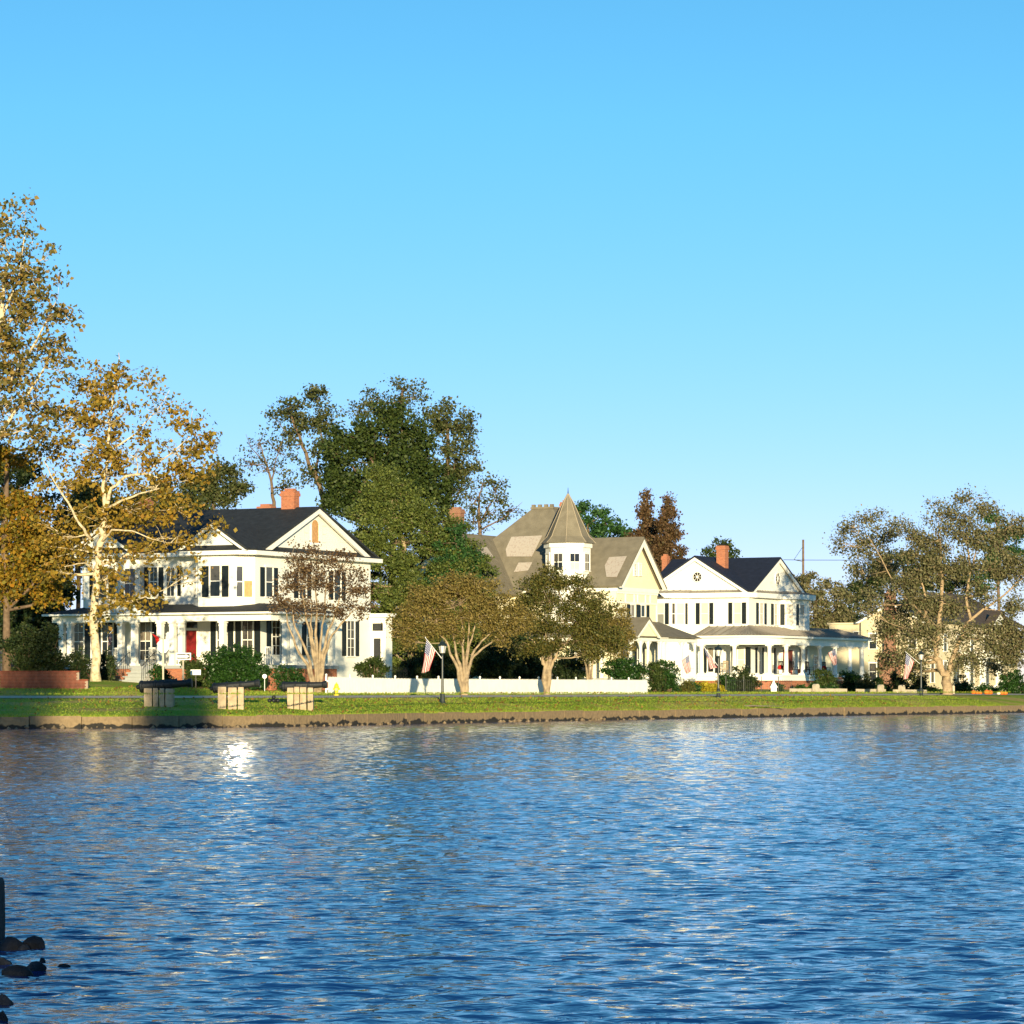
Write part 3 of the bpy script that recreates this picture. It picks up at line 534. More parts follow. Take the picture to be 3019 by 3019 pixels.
# main hip roof with flat crest
za, zt = 8.95, 15.85
B = [h.P(-17.2, -.1, za), h.P(-1.2, -.1, za), h.P(-1.2, 11, za), h.P(-17.2, 11, za)]; T = [h.P(-9.65, 4.7, zt), h.P(-7.85, 4.7, zt), h.P(-7.85, 5.9, zt), h.P(-9.65, 5.9, zt)]
for i in range(4):
    mb = MB(); mb.slab([B[i], B[(i + 1) % 4], T[(i + 1) % 4], T[i]], .12); build(mb, 'roof_slope', tanroof, H2)
mb = MB(); h.ubox(mb, -9.75, -7.75, 4.6, 6.0, zt - .03, zt + .13); cr = build(mb, 'roof_crest', tanroof, H2)
for u in (-9.55, -9.0, -8.45, -7.95): mb = MB(); h.ubox(mb, u - .13, u + .13, 4.65, 4.9, zt + .132, zt + .33); build(mb, 'crest_block', tanroof, cr)
patch(H2, [(1508, 1583), (1599, 1579), (1568, 1641), (1494, 1641), (1491, 1620)], B[0], B[1], T[1], 'bare_roof_patch', underlay)
patch(H2, [(1529, 1659), (1585, 1658), (1572, 1680), (1515, 1687)], B[0], B[1], T[1], 'bare_roof_patch', underlay)
# left cross wing
mb = MB(); h.ubox(mb, -15.9, -9.1, -4.9, .5, 1, 8.9); build(mb, 'bay_wall', cream, H2)
gable(H2, h, 'v', -4.9, -12.5, 4.0, 9.0, 13.75, 5.2, tanroof, cream, o=.5, bw=.4)
patch(H2, [(1418, 1612), (1434, 1612), (1455, 1642), (1416, 1640)], h.P(-8.5, 0, 9.0), h.P(-8.5, 4, 9.0), h.P(-12.5, 2, 13.75), 'bare_roof_patch', underlay)
patch(H2, [(1796, 1643), (1848, 1640), (1818, 1702), (1788, 1701), (1783, 1668)], h.P(-4, -.53, 9.55), h.P(0, -.53, 9.55), h.P(-2, 3.57, 13.4), 'bare_roof_patch', underlay)
# turret
tcn = h.P(-4.2, .2, 0); r0 = 1.72
ang = [math.atan2(E1.y, E1.x) + math.pi / 8 + k * math.pi / 4 for k in range(8)]
def octo(r, z): return [Vector((tcn.x + r * math.cos(a), tcn.y + r * math.sin(a), z)) for a in ang]
mb = MB(); mb.prism(octo(r0, 5.5), (0, 0, 7.0)); build(mb, 'turret_wall', trim, H2)
mb = MB(); mb.prism(octo(r0 + .14, 12.5), (0, 0, .34)); build(mb, 'turret_cornice', trim, H2)
prof = [(2.12, 12.845), (1.62, 13.35), (1.05, 14.55), (.42, 15.95), (.16, 16.4), (.05, 16.62)]
mb = MB(); mb.lathe((tcn.x, tcn.y, 0), prof, 8, ang[0]); tr_ = build(mb, 'turret_roof', tanroof, H2)
for a in ang:
    mb = MB(); mb.tube([(tcn.x + r * math.cos(a), tcn.y + r * math.sin(a), z + .01) for r, z in prof], [.035] * 6, 5); build(mb, 'hip_ridge', mat('pale_ridge_cap', (.33, .28, .2), .8, .2), tr_)
mb = MB(); mb.tube([(tcn.x, tcn.y, 16.55), (tcn.x, tcn.y, 17.1)], [.05, .015], 6); build(mb, 'finial', iron, H2)
fcs = {}
for k in range(8):
    a, b = octo(r0, 0)[k], octo(r0, 0)[(k + 1) % 8]
    f_ = Fac(a, b)
    if f_.n.y > -.2: continue
    w_ = .36 ; mid = f_.len / 2
    fw = window(H2, f_, mid - w_, mid + w_, 10.75, 12.0, mun=(1, 0), gm2=blind if abs(f_.n.x) < .4 else None)
# chimneys
p = h.P(-16.0, 4, 0); chimney(H2, Vector((p.x, p.y)), 1.0, .7, 9, 15.95, m=mat('weathered_brown_brick', (.27, .12, .065), .85, .2, kind='brick'))
p = h.P(-7.5, 6.4, 0); chimney(H2, Vector((p.x, p.y)), .8, .6, 14, 16.4)
# porch with bracketed posts
mb = MB(); h.ubox(mb, -9, 2.35, -2.4, -.02, 2.35, 2.55); h.ubox(mb, .02, 2.35, -.02, 9.2, 2.35, 2.55); build(mb, 'porch_floor', greyp, H2)
mb = MB(); h.ubox(mb, -8.9, 2.25, -2.3, -2.1, 1, 2.35); h.ubox(mb, 2.05, 2.25, -2.1, 9.1, 1, 2.35); build(mb, 'foundation', trim, H2)
mb = MB(); mb.slab([h.P(-9.2, -2.8, 5.7), h.P(2.8, -2.8, 5.7), h.P(.02, -.02, 6.95), h.P(-9.2, -.02, 6.95)], .06); build(mb, 'porch_roof', tanroof, H2)
mb = MB(); mb.slab([h.P(2.8, -2.8, 5.7), h.P(2.8, 9.4, 5.7), h.P(.02, 7.4, 6.95), h.P(.02, -.02, 6.95)], .06); mb.slab([h.P(2.8, 9.4, 5.7), h.P(.02, 9.4, 5.7), h.P(.02, 7.4, 6.95)], .06); build(mb, 'porch_roof', tanroof, H2)
gable(H2, h, 'u', 2.75, -.35, 2.15, 5.75, 7.15, .2, tanroof, cream, o=.2, bw=.28)
for k, (u0, u1, v0, v1) in enumerate(((-9, 2.5, -2.5, -2.3), (2.3, 2.5, -2.3, 9.2))):
    mb = MB(); h.ubox(mb, u0, u1, v0, v1, 5.35, 5.62); build(mb, 'beam', trim, H2)
fq = h.fac((2.4, -2.4), (2.4, 9.2))
tl = [.0, 1.7, 3.0, 5.2, 5.8, 9.0, 11.4]
for t in tl: column(H2, fq.P(t, 0, -.02), 2.55, 5.35, .08, sq=True)
for a, b in zip(tl[:-1], tl[1:]):
    if b - a < 1: continue
    for x, s_ in ((a, 1), (b, -1)):
        mb = MB(); mb.prism([fq.P(x + s_ * .08, 5.33, 0), fq.P(x + s_ * .62, 5.33, 0), fq.P(x + s_ * .3, 5.1, 0), fq.P(x + s_ * .08, 4.7, 0)], fq.P(0, 0, -.06) - fq.P(0, 0, 0)); build(mb, 'bracket', trim, H2)
    mb = MB(); fq.box(mb, a + .1, b - .1, 3.3, 3.36, -.06, .0); fq.box(mb, a + .1, b - .1, 2.65, 2.7, -.06, 0)
    rl = build(mb, 'railing', trim, H2)
    for k in range(int((b - a) / .28)):
        x = a + .2 + k * .28
        if x < b - .12: q = MB(); fq.box(q, x, x + .05, 2.7, 3.3, -.055, -.005); build(q, 'baluster', trim, rl)
for u in (-8.8, -6.6, -4.4, -2.2, 0): column(H2, h.P(u, -2.4, 0), 2.55, 5.35, .08, sq=True)
fw_ = h.fac((0, 0), (0, 7.2))
for t in (1.6, 4.0): win_sh(H2, fw_, t, .8, 3.1, 4.9, sw_=.35)
for t in (2.0, 5.0): window(H2, ff2, t, t + .8, 3.0, 4.9)
# front stair with white balustrade
for k in range(5):
    mb = MB(); h.ubox(mb, 2.4 + .35 * k, 2.4 + .35 * (k + 1) - .005, 1.9, 3.6, 1.2, 2.5 - .2 * k); build(mb, 'step', trim, H2)
for v in (1.85, 3.65):
    mb = MB(); mb.tube([h.P(2.45, v, 3.45), h.P(4.3, v, 2.35)], [.04, .04], 5); rl = build(mb, 'stair_rail', trim, H2)
    for k in range(8): f_ = k / 7; q = MB(); q.tube([h.P(2.45 + 1.85 * f_, v, 2.5 - f_), h.P(2.45 + 1.85 * f_, v, 3.45 - 1.1 * f_)], [.028, .028], 4); build(q, 'baluster', trim, rl)

# ------------------------------------------------------------------ white house with curved porch
h = House((19.89, 270.67))
H3 = thing('house', h.P(-4, 5, 1.7), 'white house with dark blue cross-gable roof, wheel windows and curved columned porch', 'house', 'waterfront houses')
ft = [(0, 12.6), (0, 11.6), (1.1, 10.5), (1.1, 7.5), (0, 6.4), (0, 0), (-5.6, 0), (-6.7, -1.1), (-10.2, -1.1), (-10.2, 12.6)]
mb = MB(); h.prism(mb, ft[::-1], 1.0, 9.45); build(mb, 'wall', white, H3)
co = [(.5, 13.1), (.5, 11.9), (1.6, 10.75), (1.6, 7.25), (.5, 6.15), (.5, .6), (.1, -.25), (-.6, -.5), (-5.3, -.5), (-6.45, -1.6), (-10.7, -1.6), (-10.7, 13.1)]
mb = MB(); h.prism(mb, co[::-1], 9.45, 9.86); build(mb, 'cornice', trim, H3)
pin = [(.0, 12.4), (.0, 11.4), (.0, 10.3), (.0, 7.6), (.0, 6.6), (.0, 1.0), (-.4, .3), (-1, .0), (-5.2, 0), (-6.2, 0), (-10.5, 0), (-10.5, 12.4)]
mb = MB()
for i in range(len(co) - 2): mb.slab([h.P(*co[i], 9.88), h.P(*co[i + 1], 9.88), h.P(*pin[i + 1], 10.16), h.P(*pin[i], 10.16)], .015)
pr = build(mb, 'pent_roof', metalroof, H3)
for i in range(len(co) - 2):
    a, b, c, d = Vector(co[i]), Vector(co[i + 1]), Vector(pin[i]), Vector(pin[i + 1]); n = max(1, int((b - a).length / .55))
    for k in range(n): t = k / n; q = MB(); q.tube([h.P(*a.lerp(b, t), 9.9), h.P(*c.lerp(d, t), 10.19)], [.02, .02], 4); build(q, 'seam', metalroof, pr)
gable(H3, h, 'v', -.12, -4.82, 4.95, 10.02, 13.05, 12.6, navyroof, white, o=.3, bw=.3)
gable(H3, h, 'u', .12, 5.8, 5.85, 10.02, 13.04, -9.8, navyroof, white, o=.3, bw=.3)
fA, fB = h.fac((-5.6, 0), (0, 0)), h.fac((0, 0), (0, 6.4)); fC, fD = h.fac((0, 6.4), (1.1, 7.5)), h.fac((1.1, 7.5), (1.1, 10.5)); fE, fF = h.fac((-10.2, -1.1), (-6.7, -1.1)), h.fac((-6.7, -1.1), (-5.6, 0))
def wheel(f, px, py, r):
    mb = MB(); t, z = f.s(px), f.z(px, py); c = f.P(t, z, 0); n = f.P(0, 0, 1) - f.P(0, 0, 0); N = 20
    def ring(rr): return [f.P(t + rr * math.cos(2 * math.pi * k / N), z + rr * math.sin(2 * math.pi * k / N), .02) for k in range(N)]
    mb.prism(ring(r), n * .02); o = build(mb, 'wheel_window', mat('dark_attic_glass', (.02, .016, .012), .5, .1), H3)
    q = MB(); a, b = ring(r + .05), ring(r - .01)
    for k in range(N): k2 = (k + 1) % N; q.prism([a[k], a[k2], b[k2], b[k]], n * .08)
    build(q, 'frame', trim, o)
    for k in range(4):
        an = k * math.pi / 4; q = MB(); dx, dz = math.cos(an), math.sin(an)
        q.tube([f.P(t - dx * r, z - dz * r, .06), f.P(t + dx * r, z + dz * r, .06)], [.02, .02], 4); build(q, 'spoke', trim, o)
    q = MB(); q.tube([f.P(t, z, .04), f.P(t, z, .12)], [.1, .1], 10); build(q, 'hub', trim, o)
wheel(h.fac((-9, -.12), (0, -.12)), 2057, 1701, .40); wheel(h.fac((.12, 0), (.12, 12)), 2291, 1707, .52)
zw0, zw1 = 7.25, 9.0
def w3(f, a, b, gm=blind, gm2=None): window(H3, f, f.s(a), f.s(b), zw0, zw1, gm=gm, gm2=gm2, cas=.07)
def s3(f, a, b): shutter(H3, f, f.s(a), f.s(b), zw0 - .02, zw1 + .03)
s3(fA, 2052, 2063); w3(fA, 2068, 2088); s3(fA, 2092, 2103); s3(fA, 2148, 2159); w3(fA, 2165, 2185); s3(fA, 2188, 2200)
s3(fB, 2229, 2236); w3(fB, 2239, 2250); s3(fB, 2253, 2259); s3(fB, 2273, 2280); w3(fB, 2282, 2291)
s3(fC, 2300, 2313); w3(fC, 2318, 2337); s3(fD, 2348, 2354); w3(fD, 2357, 2369, gm=glass, gm2=blind)
s3(fE, 1927, 1934); w3(fE, 1939, 1958, gm2=mat('grey_pane', (.22, .22, .19), .2, .5)); s3(fE, 1961, 1972); w3(fF, 1981, 1989, gm=glass); w3(fF, 1995, 2016); s3(fF, 2020, 2029)
mb = MB(); f_ = fF; mb.tube([fF.P(1.5, 9.5, .12), fF.P(1.52, 9.0, .06), fF.P(1.52, 2.5, .06)], [.035] * 3, 6); build(mb, 'downspout', trim, H3)
p = h.P(-3.55, 2.5, 0); c_ = chimney(H3, Vector((p.x, p.y)), .8, .72, 10.8, 13.95, cap=mat('soot', (.02, .02, .02), .9, .1))
p = h.P(-10.55, 6, 0); chimney(H3, Vector((p.x, p.y)), .5, .5, 1.5, 13.35)
# curved porch path
path = [(-3.6, -2.8), (-2.1, -2.8), (-.6, -2.8)] + [(-.6 + 3.4 * math.sin(a), .6 - 3.4 * math.cos(a)) for a in [R(9 * k) for k in range(1, 10)]] + [(2.8, .6)] + [(2.8, .6 + 1.35 * k) for k in range(1, 15)]
path = [p_ for i, p_ in enumerate(path) if i == 0 or (Vector(p_) - Vector(path[i - 1])).length > .05]
def off(i, d):
    a, b = Vector(path[max(i - 1, 0)]), Vector(path[min(i + 1, len(path) - 1)]); t = (b - a).normalized(); return Vector(path[i]) + Vector((t.y, -t.x)) * d
def inner(p_): return (min(p_.x, -.02), -.02) if p_.y < -.02 and p_.x < 0 else ((-.02, -.02) if p_.y < .0 else ((.02 if not 6.4 < p_.y < 11.6 else 1.12), p_.y))
def inner2(p_): u, v = p_; return (u, .0) if u <= 0 and v < 0 else ((0., 0.) if v < 0 else (0., v))
def strip(mb, d0, d1, z0, z1):
    for i in range(len(path) - 1):
        a, b, c, d = off(i, d1), off(i + 1, d1), off(i + 1, d0), off(i, d0); mb.prism([h.P(*a, z0), h.P(*b, z0), h.P(*c, z0), h.P(*d, z0)], (0, 0, z1 - z0))
mb = MB(); strip(mb, -.18, .16, 5.45, 6.02); build(mb, 'entablature', trim, H3)
mb = MB(); strip(mb, -.2, .48, 6.022, 6.2); build(mb, 'porch_cornice', trim, H3)
mb = MB()
for i in range(len(path) - 1):
    a, b = off(i, .5), off(i + 1, .5); c, d = inner2(path[i + 1]), inner2(path[i])
    pts = [h.P(*a, 6.21), h.P(*b, 6.21), h.P(*c, 7.05)] + ([h.P(*d, 7.05)] if (Vector(c) - Vector(d)).length > .02 else [])
    mb.slab(pts, .02)
mb.slab([h.P(*off(0, .5), 6.21), h.P(path[0][0], 0, 7.05), h.P(path[0][0] - .9, 0, 6.21)], .02)
pf = build(mb, 'porch_roof', metalroof, H3)
for i in range(len(path)):
    for t in ((0, .5) if i < len(path) - 1 else (0,)):
        j = min(i + 1, len(path) - 1); a = off(i, .5).lerp(off(j, .5), t); b = Vector(inner2(path[i])).lerp(Vector(inner2(path[j])), t)
        q = MB(); q.tube([h.P(*a, 6.24), h.P(*b, 7.08)], [.045, .045], 4); build(q, 'seam', metalroof, pf)
mb = MB(); strip(mb, -3.4, .3, 2.78, 2.95); build(mb, 'porch_floor', trim, H3)
mb = MB(); strip(mb, -.1, .22, 2.45, 2.778); build(mb, 'porch_skirt', trim, H3)
mb = MB(); strip(mb, -.2, .12, .9, 2.448); build(mb, 'foundation', brick, H3)
fine = []
for i in range(len(path) - 1):
    for k in range(20):
        q = Vector(path[i]).lerp(Vector(path[i + 1]), k / 20); w_ = h.P(q.x, q.y, 0); fine.append((CX + F * w_.x / w_.y, w_))
for px_ in (2068, 2165, 2268, 2318, 2367, 2416, 2461, 2505, 2541): column(H3, min(fine, key=lambda a: abs(a[0] - px_))[1], 2.95, 5.45, .19)
# lower wall under the porch
for a, b, gm_ in ((2088, 2104, None), (2176, 2194, blind)):
    window(H3, fA, fA.s(a), fA.s(b), 3.2, 5.2, gm=gm_ or glass); shutter(H3, fA, fA.s(a) - .6, fA.s(a) - .14, 3.1, 5.25); shutter(H3, fA, fA.s(b) + .14, fA.s(b) + .6, 3.1, 5.25)
for t in (2.2, 4.7): win_sh(H3, fB, t, .7, 3.1, 5.25, sw_=.4, gm=blind)
td = fC.len / 2; door(H3, fC, td - .45, td + .45, 2.95, 5.1, mat('brown_red_door', (.22, .05, .03), .45, .4), (2, 3))
for t in (.9, 2.1): window(H3, fD, t - .3, t + .3, 3.2, 5.2)
mb = MB(); h.ubox(mb, -.2, .0, 12.62, 19.4, 1.0, 5.6); build(mb, 'rear_wall', cream, H3)
fR = h.fac((0, 12.62), (0, 19.4)); window(H3, fR, 1.4, 2.3, 3.2, 4.6, mun=(1, 1))
# brick front stair with stone-capped piers
gs = gz(*h.P(5.5, 13, 0)[:2])
for k in range(4):
    mb = MB(); h.ubox(mb, 3.05 + .38 * k, 3.05 + .38 * (k + 1) - .005, 12.2, 14.2, gs - .4, 2.75 - .3 * k); build(mb, 'step', brick, H3)
for v in (11.9, 14.5):
    mb = MB(); h.ubox(mb, 3.05, 4.7, v - .25, v + .25, gs - .4, 2.45); pi_ = build(mb, 'stair_pier', brick, H3)
    mb = MB(); h.ubox(mb, 3.0, 4.8, v - .32, v + .32, 2.452, 2.6); build(mb, 'cap', concrete, pi_)

# ------------------------------------------------------------------ buff house behind the pecan
h = House((38.9, 305))
H4 = thing('house', h.P(-3, 8, 1.6), 'buff house with tall brick end chimney, partly hidden behind the large pecan tree', 'house', 'waterfront houses')
mb = MB(); h.ubox(mb, -6.3, 0, 0, 9.98, .8, 8.15); build(mb, 'wing_wall', buff, H4)
gable(H4, h, 'v', -.02, -3.15, 3.6, 8.2, 10.15, 12, slate, buff, o=.35, bw=.22)
mb = MB(); h.ubox(mb, -9.8, -6.32, .6, 5, .8, 7.95); h.ubox(mb, -9.95, -6.2, .45, 5.1, 7.952, 8.12); build(mb, 'annex_wall', buff, H4)
fa = h.fac((-9.8, .6), (-6.3, .6)); wpx(H4, fa, 2518, 2532, 1863, 1882, cas=.05)
mb = MB(); h.ubox(mb, -9, 0, 10, 27, .8, 8.0); build(mb, 'main_wall', buff, H4)
for a, b in ((-9.8, -4.5), (.8, -4.5)):
    mb = MB(); mb.slab([h.P(a, 9.4, 8.05), h.P(a, 27.6, 8.05), h.P(b, 24, 11.35), h.P(b, 13, 11.35)], .12); build(mb, 'roof_slope', slate if a < 0 else brownroof, H4)
mb = MB(); mb.slab([h.P(-9.8, 9.4, 8.05), h.P(.8, 9.4, 8.05), h.P(-4.5, 13, 11.35)], .12); build(mb, 'roof_slope', slate, H4)
p = h.P(-3.15, -.42, 0); c4 = chimney(H4, Vector((p.x, p.y)), .95, .7, 5.2, 10.9, m=mat('dull_brick', (.30, .14, .085), .85, .2, kind='brick'))
mb = MB(); h.ubox(mb, -4.1, -2.2, -.85, -.03, .8, 4.6); mb.prism([h.P(-4.1, -.84, 4.6), h.P(-2.2, -.84, 4.6), h.P(-2.65, -.79, 5.3), h.P(-3.65, -.79, 5.3)], h.P(0, .7, 0) - h.P(0, 0, 0)); build(mb, 'chimney_breast', MATS['dull_brick'], H4)
f4 = h.fac((-6.3, 0), (0, 0)); f5 = h.fac((0, 0), (0, 27))
for t in (.9, 4.9): window(H4, f4, t, t + .7, 5.6, 7.0); window(H4, f4, t, t + .7, 2.6, 4.2)
for t in (2, 5.5, 9, 13, 17, 21): window(H4, f5, t, t + .9, 5.4, 7.0); window(H4, f5, t, t + .9, 2.4, 4.4)
mb = MB(); h.ubox(mb, .02, 3.0, 9.5, 21.5, 4.75, 5.2); h.ubox(mb, .02, 3.3, 9.2, 21.8, 5.202, 5.36); build(mb, 'porch_roof', trim, H4)
mb = MB(); h.ubox(mb, .02, 3.0, 9.5, 21.5, 1.0, 2.0); build(mb, 'porch_floor', trim, H4)
f6 = h.fac((2.7, 9.5), (2.7, 21.5))
for px_ in (2852, 2898, 2945): column(H4, f6.P(f6.s(px_), 0), 2.0, 4.75, .24, sq=True)
mb = MB(); mb.slab([h.P(.2, 16.5, 8.3), h.P(1.2, 16.5, 8.3), h.P(1.2, 19, 9.6), h.P(.2, 19, 9.6)], .1); mb.slab([h.P(.2, 21.5, 8.3), h.P(1.2, 21.5, 8.3), h.P(1.2, 19, 9.6), h.P(.2, 19, 9.6)], .1); build(mb, 'dormer_roof', brownroof, H4)
mb = MB(); mb.prism([h.P(.9, 16.8, 8.1), h.P(.9, 21.2, 8.1), h.P(.9, 19, 9.4)], h.P(-.6, 0, 0) - h.P(0, 0, 0)); build(mb, 'dormer_wall', trim, H4)
for v in (20.2, 21.3): 
    mb = MB(); mb.tube([h.P(3.1, v, 2.9), h.P(5.0, v, 2.1)], [.05, .05], 5); build(mb, 'stair_rail', trim, H4)
    mb = MB(); h.ubox(mb, 4.95, 5.1, v - .08, v + .08, 1.0, 2.35); build(mb, 'newel_post', trim, H4)
for k in range(3): mb = MB(); h.ubox(mb, 3.02 + .5 * k, 3.02 + .5 * (k + 1) - .01, 20.2, 21.3, .9, 1.85 - .22 * k); build(mb, 'step', trim, H4)

# ------------------------------------------------------------------ vegetation
DENSE = 3.2
def leaf_quads(C, size):
    n = len(C); a = rng.normal(size=(n, 3)); a /= np.linalg.norm(a, axis=1)[:, None]; b = np.cross(a, rng.normal(size=(n, 3))); b /= np.linalg.norm(b, axis=1)[:, None]
    nn = np.cross(a, b); s = size * (.35 + 1.0 * rng.random(n) ** 1.3)[:, None]
    V = np.stack([C + a * s * .6, C + b * s * .42 + nn * s * .16, C - a * s * .5, C - b * s * .42 + nn * s * .16], 1).reshape(-1, 3)
    return V, np.arange(n * 4).reshape(-1, 4)
def crown_pts(ells, Z, leaf, cover, rc, depth=.85):
    L_, tw = [], []
    for e in ells:
        px, py, rx, ry = e[:4]; cv = cover * (e[4] if len(e) > 4 else 1); dz = e[5] if len(e) > 5 else 0
        c = np.array(W(px, py, Z + dz)); s = Z / F; rad = np.array([rx * s, depth * .5 * (rx + ry) * s, ry * s])
        n = int(DENSE * cv * math.pi * rx * ry / ((leaf * F / Z) ** 2 * .55)) + 4
        m = max(8, int(2.6 * (rad[0] * rad[2] / (rc * rc)) ** .9))
        d = rng.normal(size=(m, 3)); d /= np.linalg.norm(d, axis=1)[:, None]; d *= (rng.random(m) ** .5)[:, None]
        K = c + d * rad; wgt = rng.gamma(2.2, 1, m); wgt /= wgt.sum()
        cnt = rng.multinomial(n, wgt)
        for k in range(m):
            if cnt[k]: L_.append(K[k] + rng.normal(size=(cnt[k], 3)) * rc * np.array([.66, .66, .5]))
        tw.append((c, K))
    return np.concatenate(L_), tw
def tree(name, label, Z, base, limbs, ells, leaf, lm, bark, cover=2.2, rc=.55, r0=.2, cat='tree', group=None, twig=.5, depth=.85, zb=None, twr=.018, wood_name='trunk'):
    bx, by = XP(base, Z), Z; z0 = (gz(bx, by) if zb is None else zb)
    t = thing(name, (bx, by, z0), label, cat, group); mb = MB(); nodes = []
    if not limbs:
        e0 = ells[0]; limbs = [([(base, None), ((base + e0[0]) / 2, e0[1] + e0[3] * .8), (e0[0], e0[1])], r0, r0 * .3)]
    for pts, ra, rb in limbs:
        P = []
        for i, q in enumerate(pts):
            dz = q[2] if len(q) > 2 else 0
            P.append(Vector((XP(q[0], Z), Z, z0 - .15)) if q[1] is None else W(q[0], q[1], Z + dz))
        D = [P[0]]
        for a, b in zip(P[:-1], P[1:]):
            for k in range(1, 4): D.append(a.lerp(b, k / 3) + (Vector([random.uniform(-1, 1) for _ in range(3)]) * ra * .5 if k < 3 else Vector((0, 0, 0))))
        rs = [ra + (rb - ra) * i / (len(D) - 1) for i in range(len(D))]
        if pts[0][1] is None: rs[0] *= 1.35
        mb.tube(D, rs, 8 if ra > .1 else 6); nodes += [(p, r) for p, r in zip(D, rs)][1:]
    Lp, tw = crown_pts(ells, Z, leaf, cover, rc, depth)
    NP = np.array([p for p, r in nodes])
    for c, K in tw:
        c = Vector(c); below = [(p, r) for p, r in nodes if p.z < c.z + .3] or nodes
        p, r = min(below, key=lambda a: (a[0] - c).length + max(0, (a[0].z - c.z)) * 2); r1 = min(r * .6, .09 + .012 * (c - p).length)
        m = p.lerp(c, .5) + Vector((random.uniform(-.3, .3), random.uniform(-.3, .3), -.15 * (c - p).length * .3))
        mb.tube([p, m, c], [r1, r1 * .75, r1 * .45], 5); nodes.append((c, r1 * .5))
        for k in K[: int(len(K) * twig)]:
            k = Vector(k); s = m.lerp(c, random.random()); md = s.lerp(k, .55) + Vector([random.uniform(-.12, .12) for _ in range(3)]); mb.tube([s, md, k], [twr * 1.6, twr, twr * .5], 3)
    build(mb, wood_name, bark, t, smooth=True)
    V, Fc = leaf_quads(Lp, leaf); vec_mesh('crown', V, Fc, lm, t)
    return t
def bush(name, label, px, Z, ells, lm, leaf=.13, cover=3.5, rc=.22, cat='shrub', group=None, bark=bark_dk):
    bx = XP(px, Z); z0 = gz(bx, Z); t = thing(name, (bx, Z, z0), label, cat, group)
    yg = HY - (z0 - CH) * F / Z; ells = list(ells) + [(e[0], (e[1] + yg) / 2 + 2, e[2] * .92, max(6, (yg - e[1]) / 2 + 4)) for e in ells]
    Lp, tw = crown_pts(ells, Z, leaf, cover, rc, .9); mb = MB()
    for c, K in tw:
        for k in K[:: max(1, len(K) // 10)]: mb.tube([(c[0] * .7 + bx * .3 + random.uniform(-.1, .1), c[1], z0 - .1), Vector(k)], [.03, .01], 4)
    build(mb, 'stems', bark, t); Lp[:, 2] = np.maximum(Lp[:, 2], z0 + .02)
    V, Fc = leaf_quads(Lp, leaf); vec_mesh('foliage', V, Fc, lm, t); return t

# left: sycamores and amber trees
tree('sycamore_tree', 'pale-barked sycamore with golden leaves standing before the white porch house', 181, 283,
     [([(283, None), (281, 1900), (279, 1790), (284, 1690), (296, 1600), (308, 1535), (311, 1500)], .27, .17),
      ([(311, 1500), (328, 1440), (370, 1405), (425, 1398), (480, 1408), (527, 1421)], .12, .03),
      ([(311, 1500), (303, 1440), (318, 1330), (330, 1200), (345, 1080), (350, 1040)], .13, .02),
      ([(268, 1590, -.5), (235, 1545, -1), (200, 1480, -1), (160, 1420, -1.2), (130, 1360, -1)], .1, .025),
      ([(310, 1505, 0), (360, 1475, -1), (410, 1455, -1.2), (470, 1440, -1)], .09, .03),
      ([(297, 1600), (330, 1562, -1), (390, 1565, -1.5), (450, 1590, -1.6)], .08, .025), ([(284, 1690), (250, 1660, -1), (190, 1670, -2)], .07, .02), ([(320, 1330), (400, 1280), (470, 1200), (500, 1150)], .06, .015), ([(420, 1398), (500, 1340), (570, 1280)], .06, .015)],
     [(330, 1110, 70, 60, .9), (300, 1180, 90, 60), (430, 1130, 70, 40, .5), (250, 1130, 60, 60, .5), (220, 1230, 80, 70, .9), (330, 1250, 100, 70), (460, 1210, 60, 50, .5), (560, 1250, 70, 60, .8), (600, 1330, 55, 60), (520, 1330, 90, 60, .7), (400, 1340, 90, 60, .8), (250, 1330, 100, 70), (150, 1330, 60, 60, .6),
      (560, 1410, 80, 50), (450, 1430, 90, 50), (330, 1400, 110, 60), (200, 1430, 90, 50, .8), (420, 1500, 110, 60), (540, 1500, 70, 50, .8), (230, 1510, 90, 50, .7), (160, 1580, 90, 60, 1.1), (330, 1550, 110, 55), (480, 1580, 90, 50, .7), (230, 1620, 120, 50, .9), (380, 1630, 120, 40, .7), (180, 1690, 80, 50, .8), (330, 1700, 130, 45, .55), (560, 1600, 50, 40, .5), (400, 1770, 90, 36, 1.0, -2), (320, 1770, 60, 40, .8, -2), (630, 1540, 40, 40, .6, -2), (300, 1830, 40, 40, .8), (560, 1690, 60, 50, .3, -2)],
     .24, g_syc, bark_syc, cover=.95, rc=.42, group=None)
